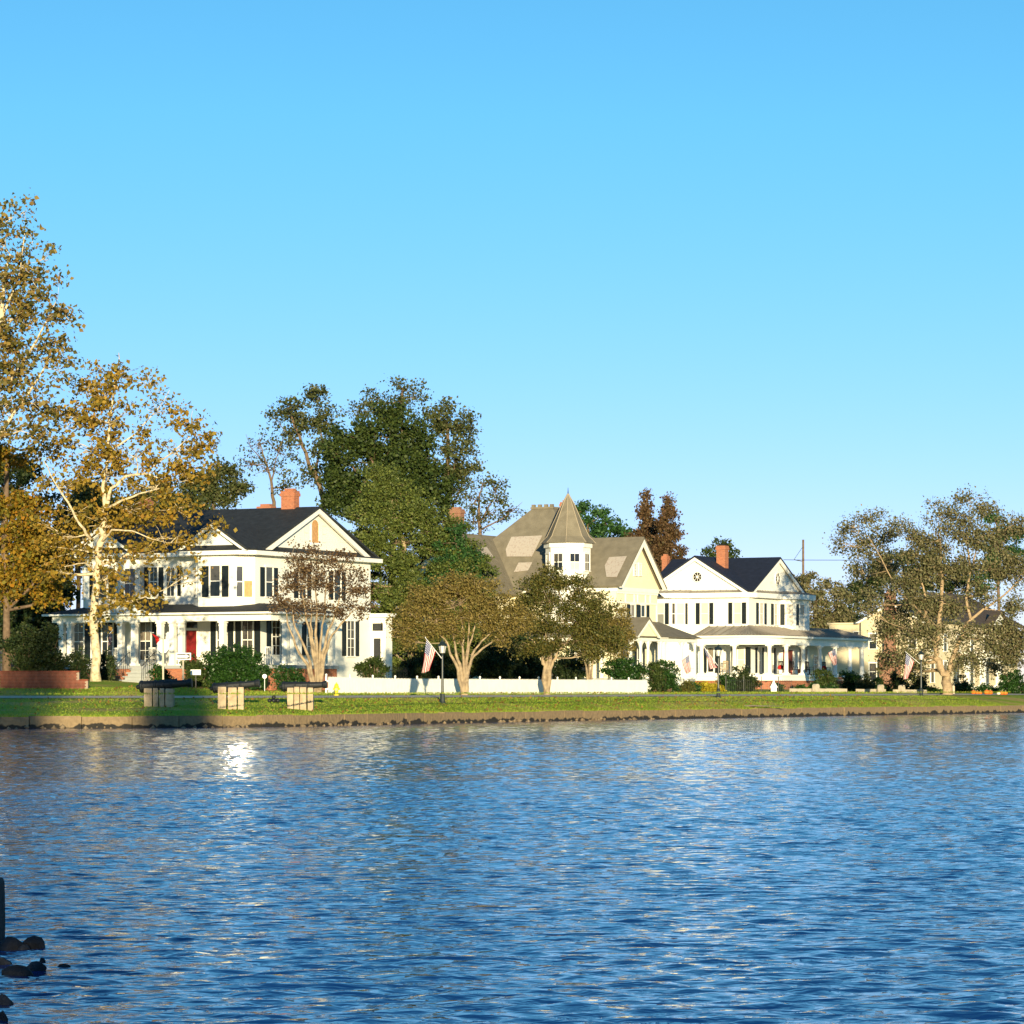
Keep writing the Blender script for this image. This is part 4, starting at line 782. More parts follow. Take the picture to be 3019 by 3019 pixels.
tree('sycamore_tree', 'tallest tree, green-gold sycamore rising along the left edge of the picture', 176, -70,
     [([(-70, None), (-70, 1500), (-40, 1200), (0, 950), (30, 750)], .4, .05), ([(-60, 1400), (20, 1250), (90, 1150), (150, 1050)], .14, .03), ([(-40, 1200), (60, 1080), (130, 960), (170, 880)], .1, .02), ([(0, 950), (60, 800), (75, 640)], .08, .015)],
     [(70, 620, 22, 45, .7), (20, 640, 40, 50, .8), (15, 720, 50, 60), (85, 690, 30, 40, .7), (60, 780, 70, 60), (140, 760, 25, 40, .5), (20, 850, 70, 60), (110, 850, 65, 60, .8), (175, 820, 22, 35, .5), (60, 930, 90, 60), (150, 930, 55, 55, .8), (205, 930, 25, 45, .7), (30, 1010, 90, 60), (130, 1020, 75, 55), (180, 1090, 50, 45, .7), (60, 1100, 100, 60), (20, 1180, 80, 60), (110, 1190, 80, 55, .8), (60, 1270, 90, 50, .8), (150, 1280, 60, 40, .6), (-60, 900, 80, 120), (-60, 1150, 80, 120)],
     .25, g_syc2, bark_syc, cover=1.1, rc=.5)
tree('amber_tree', 'amber-leaved tree at the left edge below the tall sycamore', 186, 20, [],
     [(20, 1340, 80, 55, 1.3), (70, 1500, 90, 45), (10, 1480, 70, 50, 1.2), (60, 1560, 110, 55), (120, 1620, 90, 50), (40, 1650, 100, 50), (120, 1700, 90, 45), (20, 1730, 90, 50), (150, 1760, 60, 40, .7)], .22, g_or, bark_dk, cover=2.0, rc=.45, r0=.22)
tree('evergreen_tree', 'dark evergreen crown behind the golden sycamore, left of the white house roof', 224, 232, [],
     [(235, 1500, 100, 90), (200, 1590, 110, 90), (300, 1560, 80, 80), (160, 1700, 110, 100), (280, 1470, 60, 60), (330, 1500, 60, 60)], .26, g_dark, bark_dk, cover=3, rc=.6)
tree('evergreen_tree', 'dark blue-green evergreen at the left edge behind the amber tree', 214, 10, [],
     [(10, 1400, 80, 60), (30, 1480, 100, 70), (60, 1600, 120, 80), (20, 1750, 130, 100), (100, 1820, 110, 90), (20, 1860, 100, 80)], .26, g_dark, bark_dk, cover=3.2, rc=.6)
tree('shade_tree', 'dark shaded tree beside the left end of the porch, behind the brick wall', 222, 120, [],
     [(120, 1780, 90, 100), (60, 1860, 120, 80), (150, 1850, 70, 90), (90, 1920, 110, 60)], .24, g_dark, bark_dk, cover=3.2, rc=.55)
# behind the white house
tree('olive_tree', 'olive-brown leafy tree showing above the charcoal roof, left of the chimney', 246, 620, [],
     [(640, 1420, 70, 55), (570, 1440, 60, 60), (700, 1450, 60, 50), (610, 1480, 110, 50), (530, 1470, 50, 50), (660, 1380, 40, 30, .6)], .24, g_olive, bark_dk, cover=2.0, rc=.5)
tree('bare_tree', 'nearly leafless grey tree between the chimney and the olive tree', 252, 812,
     [([(812, None), (808, 1480), (800, 1420), (775, 1340), (765, 1290)], .2, .02), ([(800, 1420), (815, 1350), (835, 1290)], .07, .015), ([(785, 1370), (740, 1320), (725, 1280)], .06, .012)],
     [(770, 1310, 55, 45, .22), (735, 1370, 40, 40, .25), (820, 1330, 40, 50, .2), (790, 1380, 60, 40, .3), (840, 1430, 50, 50, .4)], .2, g_olive, bark_dk, cover=1, rc=.5, twig=1, twr=.022)
tree('oak_tree', 'dark loose-crowned oak with leaning trunk behind the brick chimney', 262, 960,
     [([(960, None), (955, 1480), (930, 1400), (890, 1310), (860, 1230), (845, 1190)], .28, .04), ([(930, 1400), (950, 1300), (940, 1200)], .12, .02), ([(890, 1310), (840, 1270), (815, 1240)], .08, .02)],
     [(870, 1200, 60, 40, .9), (935, 1165, 45, 35), (820, 1240, 35, 40, .6), (900, 1250, 60, 50, .8), (960, 1230, 50, 60, .8), (850, 1310, 50, 40, .6), (960, 1310, 50, 60, 1.2), (900, 1390, 50, 40, .6), (980, 1400, 50, 70, 1.5)], .24, g_olive, bark_dk, cover=1.5, rc=.5)
tree('magnolia_tree', 'broad dense dark green tree, the largest crown above the cedar', 256, 1160, [],
     [(1150, 1225, 80, 45), (1080, 1280, 90, 60), (1190, 1290, 100, 60), (1000, 1330, 60, 70), (1110, 1360, 130, 70), (1230, 1360, 100, 70), (1030, 1420, 110, 70), (1160, 1430, 130, 60), (1270, 1430, 80, 60), (1020, 1500, 80, 60), (1100, 1500, 90, 50), (1260, 1490, 60, 40, .8)], .25, g_mid, bark_dk, cover=2.6, rc=.6, r0=.35)
tree('oak_tree', 'olive tree with ragged right edge beside the dense dark green crown', 258, 1320, [],
     [(1320, 1220, 50, 50, .8), (1370, 1250, 40, 50), (1350, 1320, 60, 50), (1380, 1370, 35, 40, .8), (1310, 1390, 60, 60), (1270, 1240, 50, 50, .8), (1340, 1440, 45, 40, .8), (1300, 1480, 50, 40, .7)], .24, g_olive, bark_dk, cover=1.9, rc=.5)
tree('thin_tree', 'thin sparse treetop showing highest behind the dense dark green tree', 285, 1180, [],
     [(1190, 1150, 60, 40, .7), (1230, 1170, 40, 40, .5), (1090, 1190, 45, 50, .8), (1040, 1210, 35, 40, .5), (1160, 1210, 90, 50, .8)], .24, g_olive, bark_dk, cover=1.0, rc=.5, twig=.8)
ce = []
for y in range(1385, 1985, 26):
    f = (y - 1385) / 600; c = 1125 + 98 * min(1, f * 2.2); wd = 24 + 206 * min(1, f * 2.7) * (1 - .25 * max(0, f - .6) / .4)
    for k in range(max(2, int(wd / 17))): ce.append((c + random.uniform(-1, 1) * (wd - 25), y + random.uniform(-10, 10), random.uniform(40, 66), random.uniform(15, 22), 1, random.uniform(-3.6, .5) * min(1, f * 2)))
tree('cedar_tree', 'big conical olive-green cedar between the white house and the turret house', 229, 1215, [([(1215, None), (1210, 1800), (1190, 1600), (1140, 1430), (1122, 1385)], .35, .03)], ce, .16, g_cedar, bark_crape, cover=1.9, rc=.3, twig=.35, depth=1.2)
tree('juniper_tree', 'deep green juniper lobe against the left side of the tan roof', 226, 1370, [],
     [(1340, 1600, 50, 22), (1370, 1630, 50, 24), (1330, 1650, 60, 24), (1385, 1665, 40, 22), (1350, 1690, 65, 26), (1390, 1710, 35, 20), (1310, 1700, 50, 24), (1350, 1560, 30, 20, .8)], .17, g_cedar2, bark_dk, cover=2.4, rc=.3)
tree('bare_tree', 'thin twiggy tree in the gap left of the steep tan roof', 296, 1425,
     [([(1418, None), (1415, 1560), (1412, 1480), (1425, 1420)], .25, .03), ([(1415, 1540), (1450, 1480), (1480, 1450)], .1, .02), ([(1420, 1560), (1480, 1530), (1540, 1480)], .1, .015)],
     [(1420, 1425, 45, 30, .4), (1390, 1470, 40, 40, .4), (1460, 1440, 40, 40, .4), (1440, 1510, 60, 40, .5), (1500, 1500, 50, 30, .25), (1390, 1540, 40, 40, .5), (1480, 1475, 30, 20, .8)], .24, g_olive, bark_dk, cover=1.2, rc=.5, twig=1, twr=.026)
tree('shade_fill_tree', 'added dark foliage mass standing in for shade behind the fence beneath the tan crape myrtle', 232, 1390, [],  # dark foliage put in to stand for the deep shade of the yard
     [(1300, 1900, 90, 50), (1400, 1890, 90, 60), (1490, 1890, 90, 55), (1230, 1920, 60, 50), (1570, 1900, 60, 50), (1350, 1950, 120, 40), (1480, 1950, 110, 40), (1200, 1860, 60, 60)], .24, g_dark, bark_dk, cover=2.6, rc=.5)
tree('olive_tree', 'olive tree showing above the charcoal roof behind the sycamore branches', 250, 480, [],
     [(480, 1460, 70, 45), (420, 1480, 60, 45), (540, 1490, 60, 36), (380, 1520, 60, 40), (470, 1510, 90, 36)], .24, g_olive, bark_dk, cover=1.9, rc=.5)
# crape myrtles in front
def stems(base, tops, ra=.10, n=None):
    out = []
    for k, q in enumerate(tops):
        (x1, y1), (x2, y2) = q[0], q[1]; rest = list(q[2:])
        out.append(([(base + (x1 - base) * .1, None), (base + (x1 - base) * .45, 2010 - (2010 - y1) * .45), (x1, y1), (x2, y2)] + rest, ra * random.uniform(.8, 1.2), .03))
    return out
tree('crape_myrtle', 'purple-brown crape myrtle with fanned bare stems in front of the white gable wall', 176, 938,
     stems(938, [[(870, 1900), (848, 1840), (840, 1790)], [(885, 1880), (865, 1830), (862, 1780)], [(915, 1880), (900, 1800), (890, 1740)], [(930, 1870), (935, 1790), (930, 1700)], [(948, 1870), (958, 1790), (965, 1700)], [(962, 1880), (985, 1820), (1000, 1760)], [(970, 1890), (1005, 1840), (1040, 1800)], [(925, 1900), (915, 1840), (920, 1770)]], .11),
     [(940, 1640, 70, 35, .7), (880, 1670, 65, 45, .8), (1010, 1670, 70, 45, .8), (840, 1730, 50, 45, .8), (930, 1720, 90, 50), (1040, 1740, 65, 50), (860, 1790, 65, 35, .9), (960, 1790, 90, 40), (1060, 1790, 45, 35, .8), (820, 1770, 35, 30, .6), (875, 1630, 25, 35, .4)], .12, g_crp, bark_crape, cover=.85, rc=.32, twig=1, twr=.018)
tree('crape_myrtle', 'tan-olive crape myrtle with spreading flat crown behind the lamp post', 184, 1370,
     stems(1370, [[(1328, 1930), (1318, 1895), (1290, 1860)], [(1345, 1930), (1340, 1890), (1330, 1840)], [(1365, 1920), (1368, 1880), (1360, 1820)], [(1380, 1920), (1392, 1880), (1400, 1830)], [(1392, 1930), (1420, 1890), (1450, 1860)], [(1375, 1930), (1380, 1890), (1385, 1800)], [(1395, 1935), (1440, 1900), (1490, 1870)]], .12),
     [(1330, 1720, 90, 30), (1260, 1760, 80, 35), (1400, 1730, 80, 30), (1330, 1770, 110, 35), (1450, 1780, 80, 35), (1210, 1810, 60, 35), (1290, 1820, 100, 32), (1400, 1815, 100, 32), (1510, 1820, 60, 35), (1240, 1855, 70, 28), (1330, 1860, 90, 24, .8), (1470, 1855, 80, 26), (1540, 1850, 35, 28, .8), (1180, 1850, 35, 28, .8), (1210, 1890, 50, 24, .7), (1490, 1890, 50, 22, .6)], .12, g_crt, bark_crape, cover=1.8, rc=.36, twig=1, twr=.016)
tree('crape_myrtle', 'dark olive round crape myrtle with reddish trunk beneath the turret', 193, 1612,
     stems(1612, [[(1600, 1940), (1595, 1910), (1560, 1880)], [(1622, 1930), (1635, 1890), (1650, 1840)], [(1615, 1930), (1612, 1900), (1610, 1840)], [(1630, 1950), (1645, 1920), (1690, 1870)]], .16),
     [(1640, 1705, 70, 32), (1570, 1740, 65, 40), (1700, 1745, 75, 40), (1620, 1770, 100, 45), (1540, 1800, 45, 45), (1740, 1800, 80, 45), (1660, 1830, 110, 45), (1570, 1850, 70, 40), (1770, 1850, 70, 45), (1700, 1890, 90, 40), (1610, 1900, 60, 36), (1800, 1900, 40, 40, .8), (1540, 1900, 40, 36, .7), (1740, 1930, 60, 30, .8)], .12, g_crg, bark_crape, cover=2.1, rc=.38, twig=1, twr=.016)
tree('crape_myrtle', 'smaller bronze crape myrtle with pinkish stems behind the picket fence', 216, 1737,
     stems(1737, [[(1722, 1940), (1712, 1905)], [(1738, 1935), (1740, 1890)], [(1752, 1940), (1768, 1900)]], .09),
     [(1790, 1850, 50, 50), (1830, 1830, 36, 45), (1760, 1890, 60, 36), (1820, 1900, 50, 40), (1850, 1870, 28, 36, .8)], .13, g_crt, bark_crape, cover=2, rc=.28)
# behind turret house and further right
tree('pine_tree', 'dark green pine behind the turret spire, left of the rusty trees', 330, 1765, [],
     [(1700, 1520, 24, 30), (1690, 1560, 24, 30), (1840, 1585, 40, 26), (1716, 1505, 26, 24), (1730, 1540, 34, 26), (1780, 1515, 32, 22), (1790, 1545, 50, 26), (1750, 1575, 60, 24), (1815, 1560, 30, 24)], .26, g_cedar2, bark_dk, cover=2.4, rc=.45)
def spire(cx, y0, y1, wb):
    return [(cx + random.uniform(-.5, .5) * wb * ((y - y0) / (y1 - y0)), y, 8 + wb * ((y - y0) / (y1 - y0)) * random.uniform(.5, .75), 15, 1 if y > y0 + 50 else .7) for y in range(y0 + 8, y1, 15) for _ in range(2)]
tree('cypress_tree', 'rust-brown cypress spire nearest the turret house gable', 305, 1910, [([(1910, None), (1908, 1600), (1905, 1452)], .3, .02)], spire(1907, 1452, 1700, 100), .22, g_rust, bark_dk, cover=2, rc=.35)
tree('cypress_tree', 'wider rust-brown cypress right of the other, above the small chimney', 300, 1975, [([(1975, None), (1970, 1620), (1965, 1465)], .3, .02)], spire(1968, 1465, 1740, 120), .22, g_rust, bark_dk, cover=2, rc=.38)
tree('oak_tree', 'small green treetop behind the chimney of the blue-roofed house', 340, 2125, [], [(2120, 1610, 38, 22), (2150, 1630, 30, 24), (2095, 1630, 24, 20), (2125, 1660, 60, 30)], .26, g_mid, bark_dk, cover=2, rc=.45)
tree('oak_tree', 'brownish tree just right of the blue-roofed house', 320, 2430, [],
     [(2375, 1720, 36, 36), (2430, 1745, 50, 36), (2480, 1760, 40, 40, .8), (2400, 1790, 60, 45), (2470, 1820, 60, 50), (2420, 1860, 70, 50), (2500, 1880, 60, 50), (2440, 1920, 80, 40)], .24, g_pec, bark_dk, cover=2.6, rc=.4)
tree('evergreen_tree', 'dark evergreen mass between the blue-roofed house and the buff house', 345, 2480, [],
     [(2440, 1880, 70, 60), (2500, 1850, 60, 70), (2530, 1760, 60, 40), (2560, 1700, 60, 60, .8)], .28, g_dark, bark_dk, cover=3, rc=.5)
tree('pecan_tree', 'large grey-brown pecan with pale leaning limbs, beside the right-hand lamp post', 243, 2790,
     [([(2790, None), (2788, 2010), (2783, 1985), (2770, 1950), (2757, 1905)], .42, .2), ([(2757, 1905), (2770, 1820), (2778, 1700), (2772, 1600), (2765, 1540)], .22, .03), ([(2760, 1915), (2735, 1830), (2728, 1760), (2718, 1720), (2700, 1620)], .16, .03),
      ([(2788, 1995), (2812, 1930), (2835, 1880), (2862, 1825), (2900, 1795), (2960, 1755), (3015, 1705)], .2, .04), ([(2862, 1825), (2848, 1760), (2862, 1680), (2880, 1610), (2930, 1570)], .12, .02), ([(2735, 1830), (2690, 1780), (2650, 1745), (2600, 1650), (2560, 1580)], .1, .02), ([(2900, 1795), (2950, 1800)], .06, .02), ([(2862, 1680), (2850, 1600), (2860, 1500)], .08, .015)],
     [(2510, 1545, 50, 40, .5, 8), (2580, 1530, 40, 40, .5, 8), (2480, 1600, 40, 40, .4, 8), (2550, 1600, 60, 45, .7, 7), (2610, 1580, 45, 50, .7, 6), (2600, 1660, 70, 50, .9, 6), (2530, 1680, 40, 40, .6, 8), (2640, 1850, 50, 55, .9, 3), (2615, 1950, 36, 45, .8, 3), (2600, 1870, 36, 45, .6, 4), (2560, 1770, 40, 40, .6, 8), (2680, 1560, 45, 50, .6), (2700, 1630, 60, 50), (2770, 1510, 70, 40, .5), (2860, 1470, 50, 30, .5), (2830, 1520, 60, 40, .6), (2900, 1510, 50, 45, .6), (2780, 1590, 70, 45), (2860, 1590, 60, 45, .9), (2930, 1590, 60, 45, .8), (2990, 1560, 50, 50, .7), (2740, 1690, 80, 50), (2650, 1730, 70, 45), (2840, 1680, 70, 45), (2930, 1680, 70, 50), (3000, 1680, 50, 60), (2720, 1770, 70, 45), (2800, 1780, 70, 45, .9), (2890, 1750, 60, 40, .7), (2980, 1790, 60, 40, .7), (2760, 1850, 60, 50), (2690, 1860, 55, 50, .9), (2660, 1930, 40, 45, .9), (2850, 1870, 55, 35, .7), (2930, 1860, 60, 40, .9), (2990, 1880, 50, 40, .8), (2830, 1930, 36, 40, .6), (2880, 1930, 40, 30, .6), (2960, 1920, 50, 40, .8), (2920, 1900, 60, 36, .8), (3000, 1940, 40, 40, .7), (2720, 1930, 36, 50, .7), (2690, 1970, 40, 36, .6, 4), (2860, 1960, 40, 36, .6, 4), (2930, 1960, 50, 36, .6, 6), (2990, 1900, 50, 50, .8), (2640, 1790, 50, 50, .8, 4), (2590, 1780, 36, 40, .5), (2810, 1975, 16, 22, .8), (2550, 1800, 30, 26, .6)],
     .17, g_pec, bark_pec, cover=1.85, rc=.56, twig=.9)
tree('pine_tree', 'dark green pine behind the right side of the pecan', 345, 2950, [],
     [(2930, 1530, 40, 24), (2960, 1570, 46, 28), (2910, 1600, 46, 28), (2980, 1630, 50, 30), (2930, 1660, 60, 30), (3000, 1580, 30, 30), (2900, 1700, 60, 40)], .28, g_cedar2, bark_dk, cover=2.3, rc=.45)
tree('evergreen_tree', 'dark trees behind the pecan above the slate ridge', 350, 2680, [],
     [(2650, 1650, 60, 40), (2720, 1660, 70, 40), (2800, 1680, 70, 40), (2600, 1710, 70, 40), (2700, 1720, 90, 40), (2830, 1730, 80, 40)], .28, g_dark, bark_dk, cover=2, rc=.5)
tree('oak_tree', 'brown-olive distant treeline crown left of the utility pole', 420, 2240, [], [(2230, 1740, 80, 30), (2330, 1730, 50, 36), (2290, 1760, 90, 40)], .3, g_pec, bark_dk, cover=2, rc=.6)
# near-shore trees behind the viewer, throwing the long soft shade on the far bank
for k, (x, y, zc, rx, rz, lab) in enumerate(((-9.2, -14, 19, 2.5, 10, 'tall leafy tree on the near bank behind the viewpoint'), (-.9, -17, 18.3, 1.8, 7.0, 'narrower leafy tree on the near bank behind the viewpoint, right of the tall one'))):
    t = thing('shore_tree', (x, y, .25), lab, 'tree', 'trees on the near bank'); mb = MB(); mb.tube([(x, y, 0), (x + .2, y, 6), (x, y, zc + rz * .6)], [.35, .25, .05], 8); build(mb, 'trunk', bark_dk, t)
    n = 2600; d = rng.normal(size=(n, 3)); d /= np.linalg.norm(d, axis=1)[:, None]; d *= (rng.random(n) ** .4)[:, None]
    V, Fc = leaf_quads(np.array([x, y, zc]) + d * np.array([rx, 2.5, rz]), .55); vec_mesh('crown', V, Fc, g_mid, t)

t = thing('shade_shrub', (-.8, -10, .25), 'unseen shrub added on the near bank behind the viewpoint to shade the lower-left rocks', 'shrub'); mb = MB(); mb.tube([(-.8, -10, 0), (-.9, -10, 4)], [.12, .04], 6); build(mb, 'stems', bark_dk, t)  # unseen shrub, added to throw shade on the lower-left rocks
d = rng.normal(size=(1500, 3)); d /= np.linalg.norm(d, axis=1)[:, None]; d *= (rng.random(1500) ** .4)[:, None]; V, Fc = leaf_quads(np.array([-.9, -10, 3.6]) + d * np.array([1.6, 1.6, 3.2]), .4); vec_mesh('foliage', V, Fc, g_mid, t)
# shrubs
def ov(px, ytop, ybot, wd, n=1): return [(px, (ytop + ybot) / 2, wd / 2, (ybot - ytop) / 2)]
bush('boxwood_shrub', 'big rounded dark green shrub in front of the porch, right of the red door', 700, 191, [(640, 1965, 60, 45), (690, 1945, 75, 48), (740, 1960, 60, 48), (700, 1985, 95, 26)], g_bush)
bush('boxwood_shrub', 'lower green shrub joined to the left side of the big rounded one', 580, 190, [(572, 1955, 32, 34), (575, 1985, 40, 24)], g_mid)
bush('boxwood_shrub', 'low mound shrub behind the third cannon', 850, 178, [(850, 1988, 42, 22), (870, 2000, 40, 14)], g_bush)
bush('boxwood_shrub', 'leafy shrub beside the white side door, behind the picket fence', 1100, 196, [(1100, 1962, 45, 24), (1090, 1978, 55, 16)], g_mid)
bush('boxwood_shrub', 'dark upright shrub at the left end of the porch', 232, 191, [(230, 1945, 32, 40), (235, 1985, 36, 24)], g_dark)
bush('boxwood_shrub', 'dark shrub just right of the sycamore trunk', 312, 192, [(310, 1955, 26, 36), (315, 1980, 30, 20)], g_dark)
bush('boxwood_shrub', 'small green shrub right of the porch steps', 460, 190, [(460, 1980, 25, 22), (485, 1985, 22, 18)], g_bush)
bush('boxwood_shrub', 'dark hedge mound above the brick wall', 130, 186, [(110, 1920, 60, 40), (150, 1945, 50, 36), (90, 1960, 60, 20), (60, 1890, 60, 50), (130, 1880, 50, 50)], g_dark)
for k, (px_, yt, yb, wd, Z, lm, lab) in enumerate((
    (1230, 1905, 2000, 100, 218, g_dark, 'shaded dark shrub behind the left part of the picket fence'), (1310, 1900, 2000, 120, 219, g_dark, 'shaded shrub behind the fence left of the tan crape myrtle'),
    (1470, 1895, 2000, 150, 224, g_dark, 'dark shrub behind the fence between the two larger crape myrtles'), (1560, 1900, 2000, 100, 226, g_dark, 'dark shrub behind the fence left of the reddish trunk'), (1670, 1910, 2000, 120, 228, g_dark, 'dark shrub behind the fence right of the reddish trunk'),
    (1840, 1940, 2000, 130, 216, g_bush, 'deep green shrub behind the right end of the picket fence'), (1965, 1945, 2030, 66, 228, g_bush, 'clipped round green topiary beside the yellow porch'), (1930, 1950, 2000, 56, 224, g_mid, 'loose vine-covered shrub at the picket fence end'),
    (2015, 2010, 2045, 70, 232, g_crg, 'low yellowish shrub in front of the topiary'), (2040, 2000, 2040, 40, 236, g_bush, 'small dark shrub left of the golden shrubs'), (2075, 2013, 2035, 60, 238, g_yel, 'bright golden low shrub left of the middle lamp post'), (2112, 2013, 2035, 44, 239, g_yel, 'bright golden low shrub behind the middle lamp post'),
    (2140, 1985, 2040, 60, 243, g_bush, 'dark shrub right of the middle lamp post'), (2190, 1965, 2035, 90, 244, g_dark, 'dark vine-covered shrub before the curved porch'), (2290, 2010, 2035, 30, 250, g_bush, 'green shrub behind the small white birdhouse'),
    (2358, 2018, 2036, 36, 252, g_bush, 'leftmost of three clipped domes below the curved porch'), (2402, 2016, 2036, 42, 254, g_bush, 'middle of three clipped domes below the curved porch'), (2448, 2017, 2036, 44, 256, g_bush, 'rightmost of three clipped domes below the curved porch'),
    (2428, 1975, 2020, 74, 260, g_mid, 'round shrub hiding the base of the curved porch'), (2505, 1982, 2010, 66, 264, g_bush, 'spreading shrub above the brick stair pier'), (2552, 1990, 2040, 50, 262, g_olive, 'olive conical shrub right of the brick stair'),
    (2595, 2000, 2040, 60, 268, g_bush, 'dark green shrub left of the buff chimney base'), (2650, 1975, 2045, 60, 270, g_dark, 'tall dark shrub behind the right-hand flag'), (2705, 1970, 2045, 56, 266, g_dark, 'tall dark shrub directly behind the right-hand lamp post'), (2745, 2015, 2045, 36, 262, g_bush, 'small green shrub left of the pecan trunk'),
    (2830, 1990, 2050, 70, 262, g_bush, 'dark green shrub right of the pecan trunk'), (2900, 2018, 2050, 110, 264, g_bush, 'long low hedge under the pillared porch'), (2985, 1975, 2050, 90, 262, g_bush, 'tall dark green shrub at the right edge'))):
    bush('garden_shrub', lab, px_, Z, ov(px_, yt, yb, wd) + [(px_ + wd * .15, yb - (yb - yt) * .3, wd * .4, (yb - yt) * .3)], lm, group='garden shrubs')

# ------------------------------------------------------------------ picket fence, lamps, flags
fx0, fz0 = XP(966, 174.8), 174.8; fx1, fz1 = XP(1909, 208.4), 208.4
fa_, fb_ = Vector((fx0, fz0)), Vector((fx1, fz1)); fd = (fb_ - fa_).normalized(); fn = Vector((fd.y, -fd.x)); FL = (fb_ - fa_).length
fence = thing('picket_fence', (fa_.x, fa_.y, gz(fa_.x, fa_.y)), 'long white picket fence with scalloped top behind the crape myrtles', 'fence')
rz = math.atan2(fd.y, fd.x)
mb = MB(); hw = .068; mb.prism([(-hw, -.01, 0), (hw, -.01, 0), (hw, -.01, .80), (hw * .55, -.01, .86), (0, -.01, .885), (-hw * .55, -.01, .86), (-hw, -.01, .80)], (0, .02, 0))
pk = build(mb, 'picket', trim, None, (0, 0, 0)); base = ORG[fence.name]
n = int(FL / .158)
pk.parent = fence; ORG[pk.name] = base
for k in range(n):
    p = fa_ + fd * (.1 + k * .158) + fn * .03; m = Matrix.Translation(Vector((p.x, p.y, gz(p.x, p.y) + .03)) - base) @ Matrix.Rotation(rz, 4, 'Z')
    if k == 0: pk.matrix_local = m
    else: piece(pk, fence, m)
k = 0; t = 0
while t < FL - .1:
    t2 = min(t + 2.4, FL); a, b = fa_ + fd * t, fa_ + fd * t2; za_, zb_ = gz(a.x, a.y), gz(b.x, b.y)
    for zo in (.2, .62): mb = MB(); mb.prism([(a.x, a.y, za_ + zo), (b.x, b.y, zb_ + zo), (b.x, b.y, zb_ + zo + .09), (a.x, a.y, za_ + zo + .09)], (-fn.x * .04, -fn.y * .04, 0)); build(mb, 'rail', trim, fence)
    mb = MB(); q = a - fn * .09; mb.box((q.x - .05, q.y - .05, za_ - .2), (q.x + .05, q.y + .05, za_ + .93)); mb.lathe((q.x, q.y, za_ + .93), [(.03, 0), (.07, .06), (.05, .12), (.005, .15)], 8); build(mb, 'post', trim, fence)
    t = t2
def lamp(px, Z, label):
    x = XP(px, Z); z = gz(x, Z) - .02; t = thing('street_lamp', (x, Z, z), label, 'lamp post', 'lamp posts along the bank'); c = (x, Z, z)
    mb = MB(); mb.lathe(c, [(.17, -.1), (.17, .06), (.13, .1), (.12, .5), (.085, .56), (.08, .62)], 12); build(mb, 'base', lampgreen, t)
    mb = MB(); mb.lathe(c, [(.07, .6), (.055, 2.5), (.07, 2.52), (.05, 2.58), (.11, 2.64)], 10); build(mb, 'post', lampgreen, t)
    mb = MB(); mb.lathe(c, [(.125, 2.65), (.2, 3.02)], 6); ln = build(mb, 'lantern_glass', frost, t)
    for k in range(6):
        a = k * math.pi / 3; q = MB(); q.tube([(x + .128 * math.cos(a), Z + .128 * math.sin(a), z + 2.65), (x + .205 * math.cos(a), Z + .205 * math.sin(a), z + 3.02)], [.012, .012], 4); build(q, 'glazing_bar', lampgreen, ln)
    mb = MB(); mb.lathe(c, [(.25, 3.02), (.24, 3.06), (.13, 3.2), (.06, 3.26), (.06, 3.3), (.03, 3.34), (.005, 3.42)], 12); build(mb, 'lantern_roof', lampgreen, t)
    return t
lamp(1304.5, 169, 'nearest dark green lamp post, in front of the picket fence'); lamp(2118, 203.5, 'middle lamp post, in front of the curved-porch house'); lamp(2715.7, 234, 'farthest lamp post, beside the large pecan tree')
def flagmat():
    m = bpy.data.materials.new('flag_cloth'); m.use_nodes = True; t = m.node_tree; l = t.links.new; b = t.nodes['Principled BSDF']; b.inputs['Roughness'].default_value = .8
    uv = t.nodes.new('ShaderNodeUVMap'); s = t.nodes.new('ShaderNodeSeparateXYZ'); l(uv.outputs[0], s.inputs[0])
    def mth(op, a, bv=None, c=None):
        n = t.nodes.new('ShaderNodeMath'); n.operation = op
        for i, q in enumerate((a, bv, c)):
            if q is None: continue
            if isinstance(q, (int, float)): n.inputs[i].default_value = q
            else: l(q, n.inputs[i])
        return n.outputs[0]
    st = mth('MODULO', mth('FLOOR', mth('MULTIPLY', s.outputs[1], 13)), 2)     # v: 0 at the top stripe
    mx = t.nodes.new('ShaderNodeMixRGB'); l(st, mx.inputs[0]); mx.inputs[1].default_value = (.36, .010, .018, 1); mx.inputs[2].default_value = (.62, .60, .57, 1)
    can = mth('MULTIPLY', mth('LESS_THAN', s.outputs[0], .4), mth('LESS_THAN', s.outputs[1], 7 / 13))
    fx = mth('SUBTRACT', mth('FRACT', mth('MULTIPLY', s.outputs[0], 15)), .5); fy = mth('SUBTRACT', mth('FRACT', mth('MULTIPLY', s.outputs[1], 9.3)), .5)
    star = mth('LESS_THAN', mth('ADD', mth('MULTIPLY', fx, fx), mth('MULTIPLY', fy, fy)), .06)
    m2 = t.nodes.new('ShaderNodeMixRGB'); l(star, m2.inputs[0]); m2.inputs[1].default_value = (.025, .035, .13, 1); m2.inputs[2].default_value = (.75, .75, .75, 1)
    m3 = t.nodes.new('ShaderNodeMixRGB'); l(can, m3.inputs[0]); l(mx.outputs[0], m3.inputs[1]); l(m2.outputs[0], m3.inputs[2]); l(m3.outputs[0], b.inputs['Base Color'])
    return m
FM = flagmat()
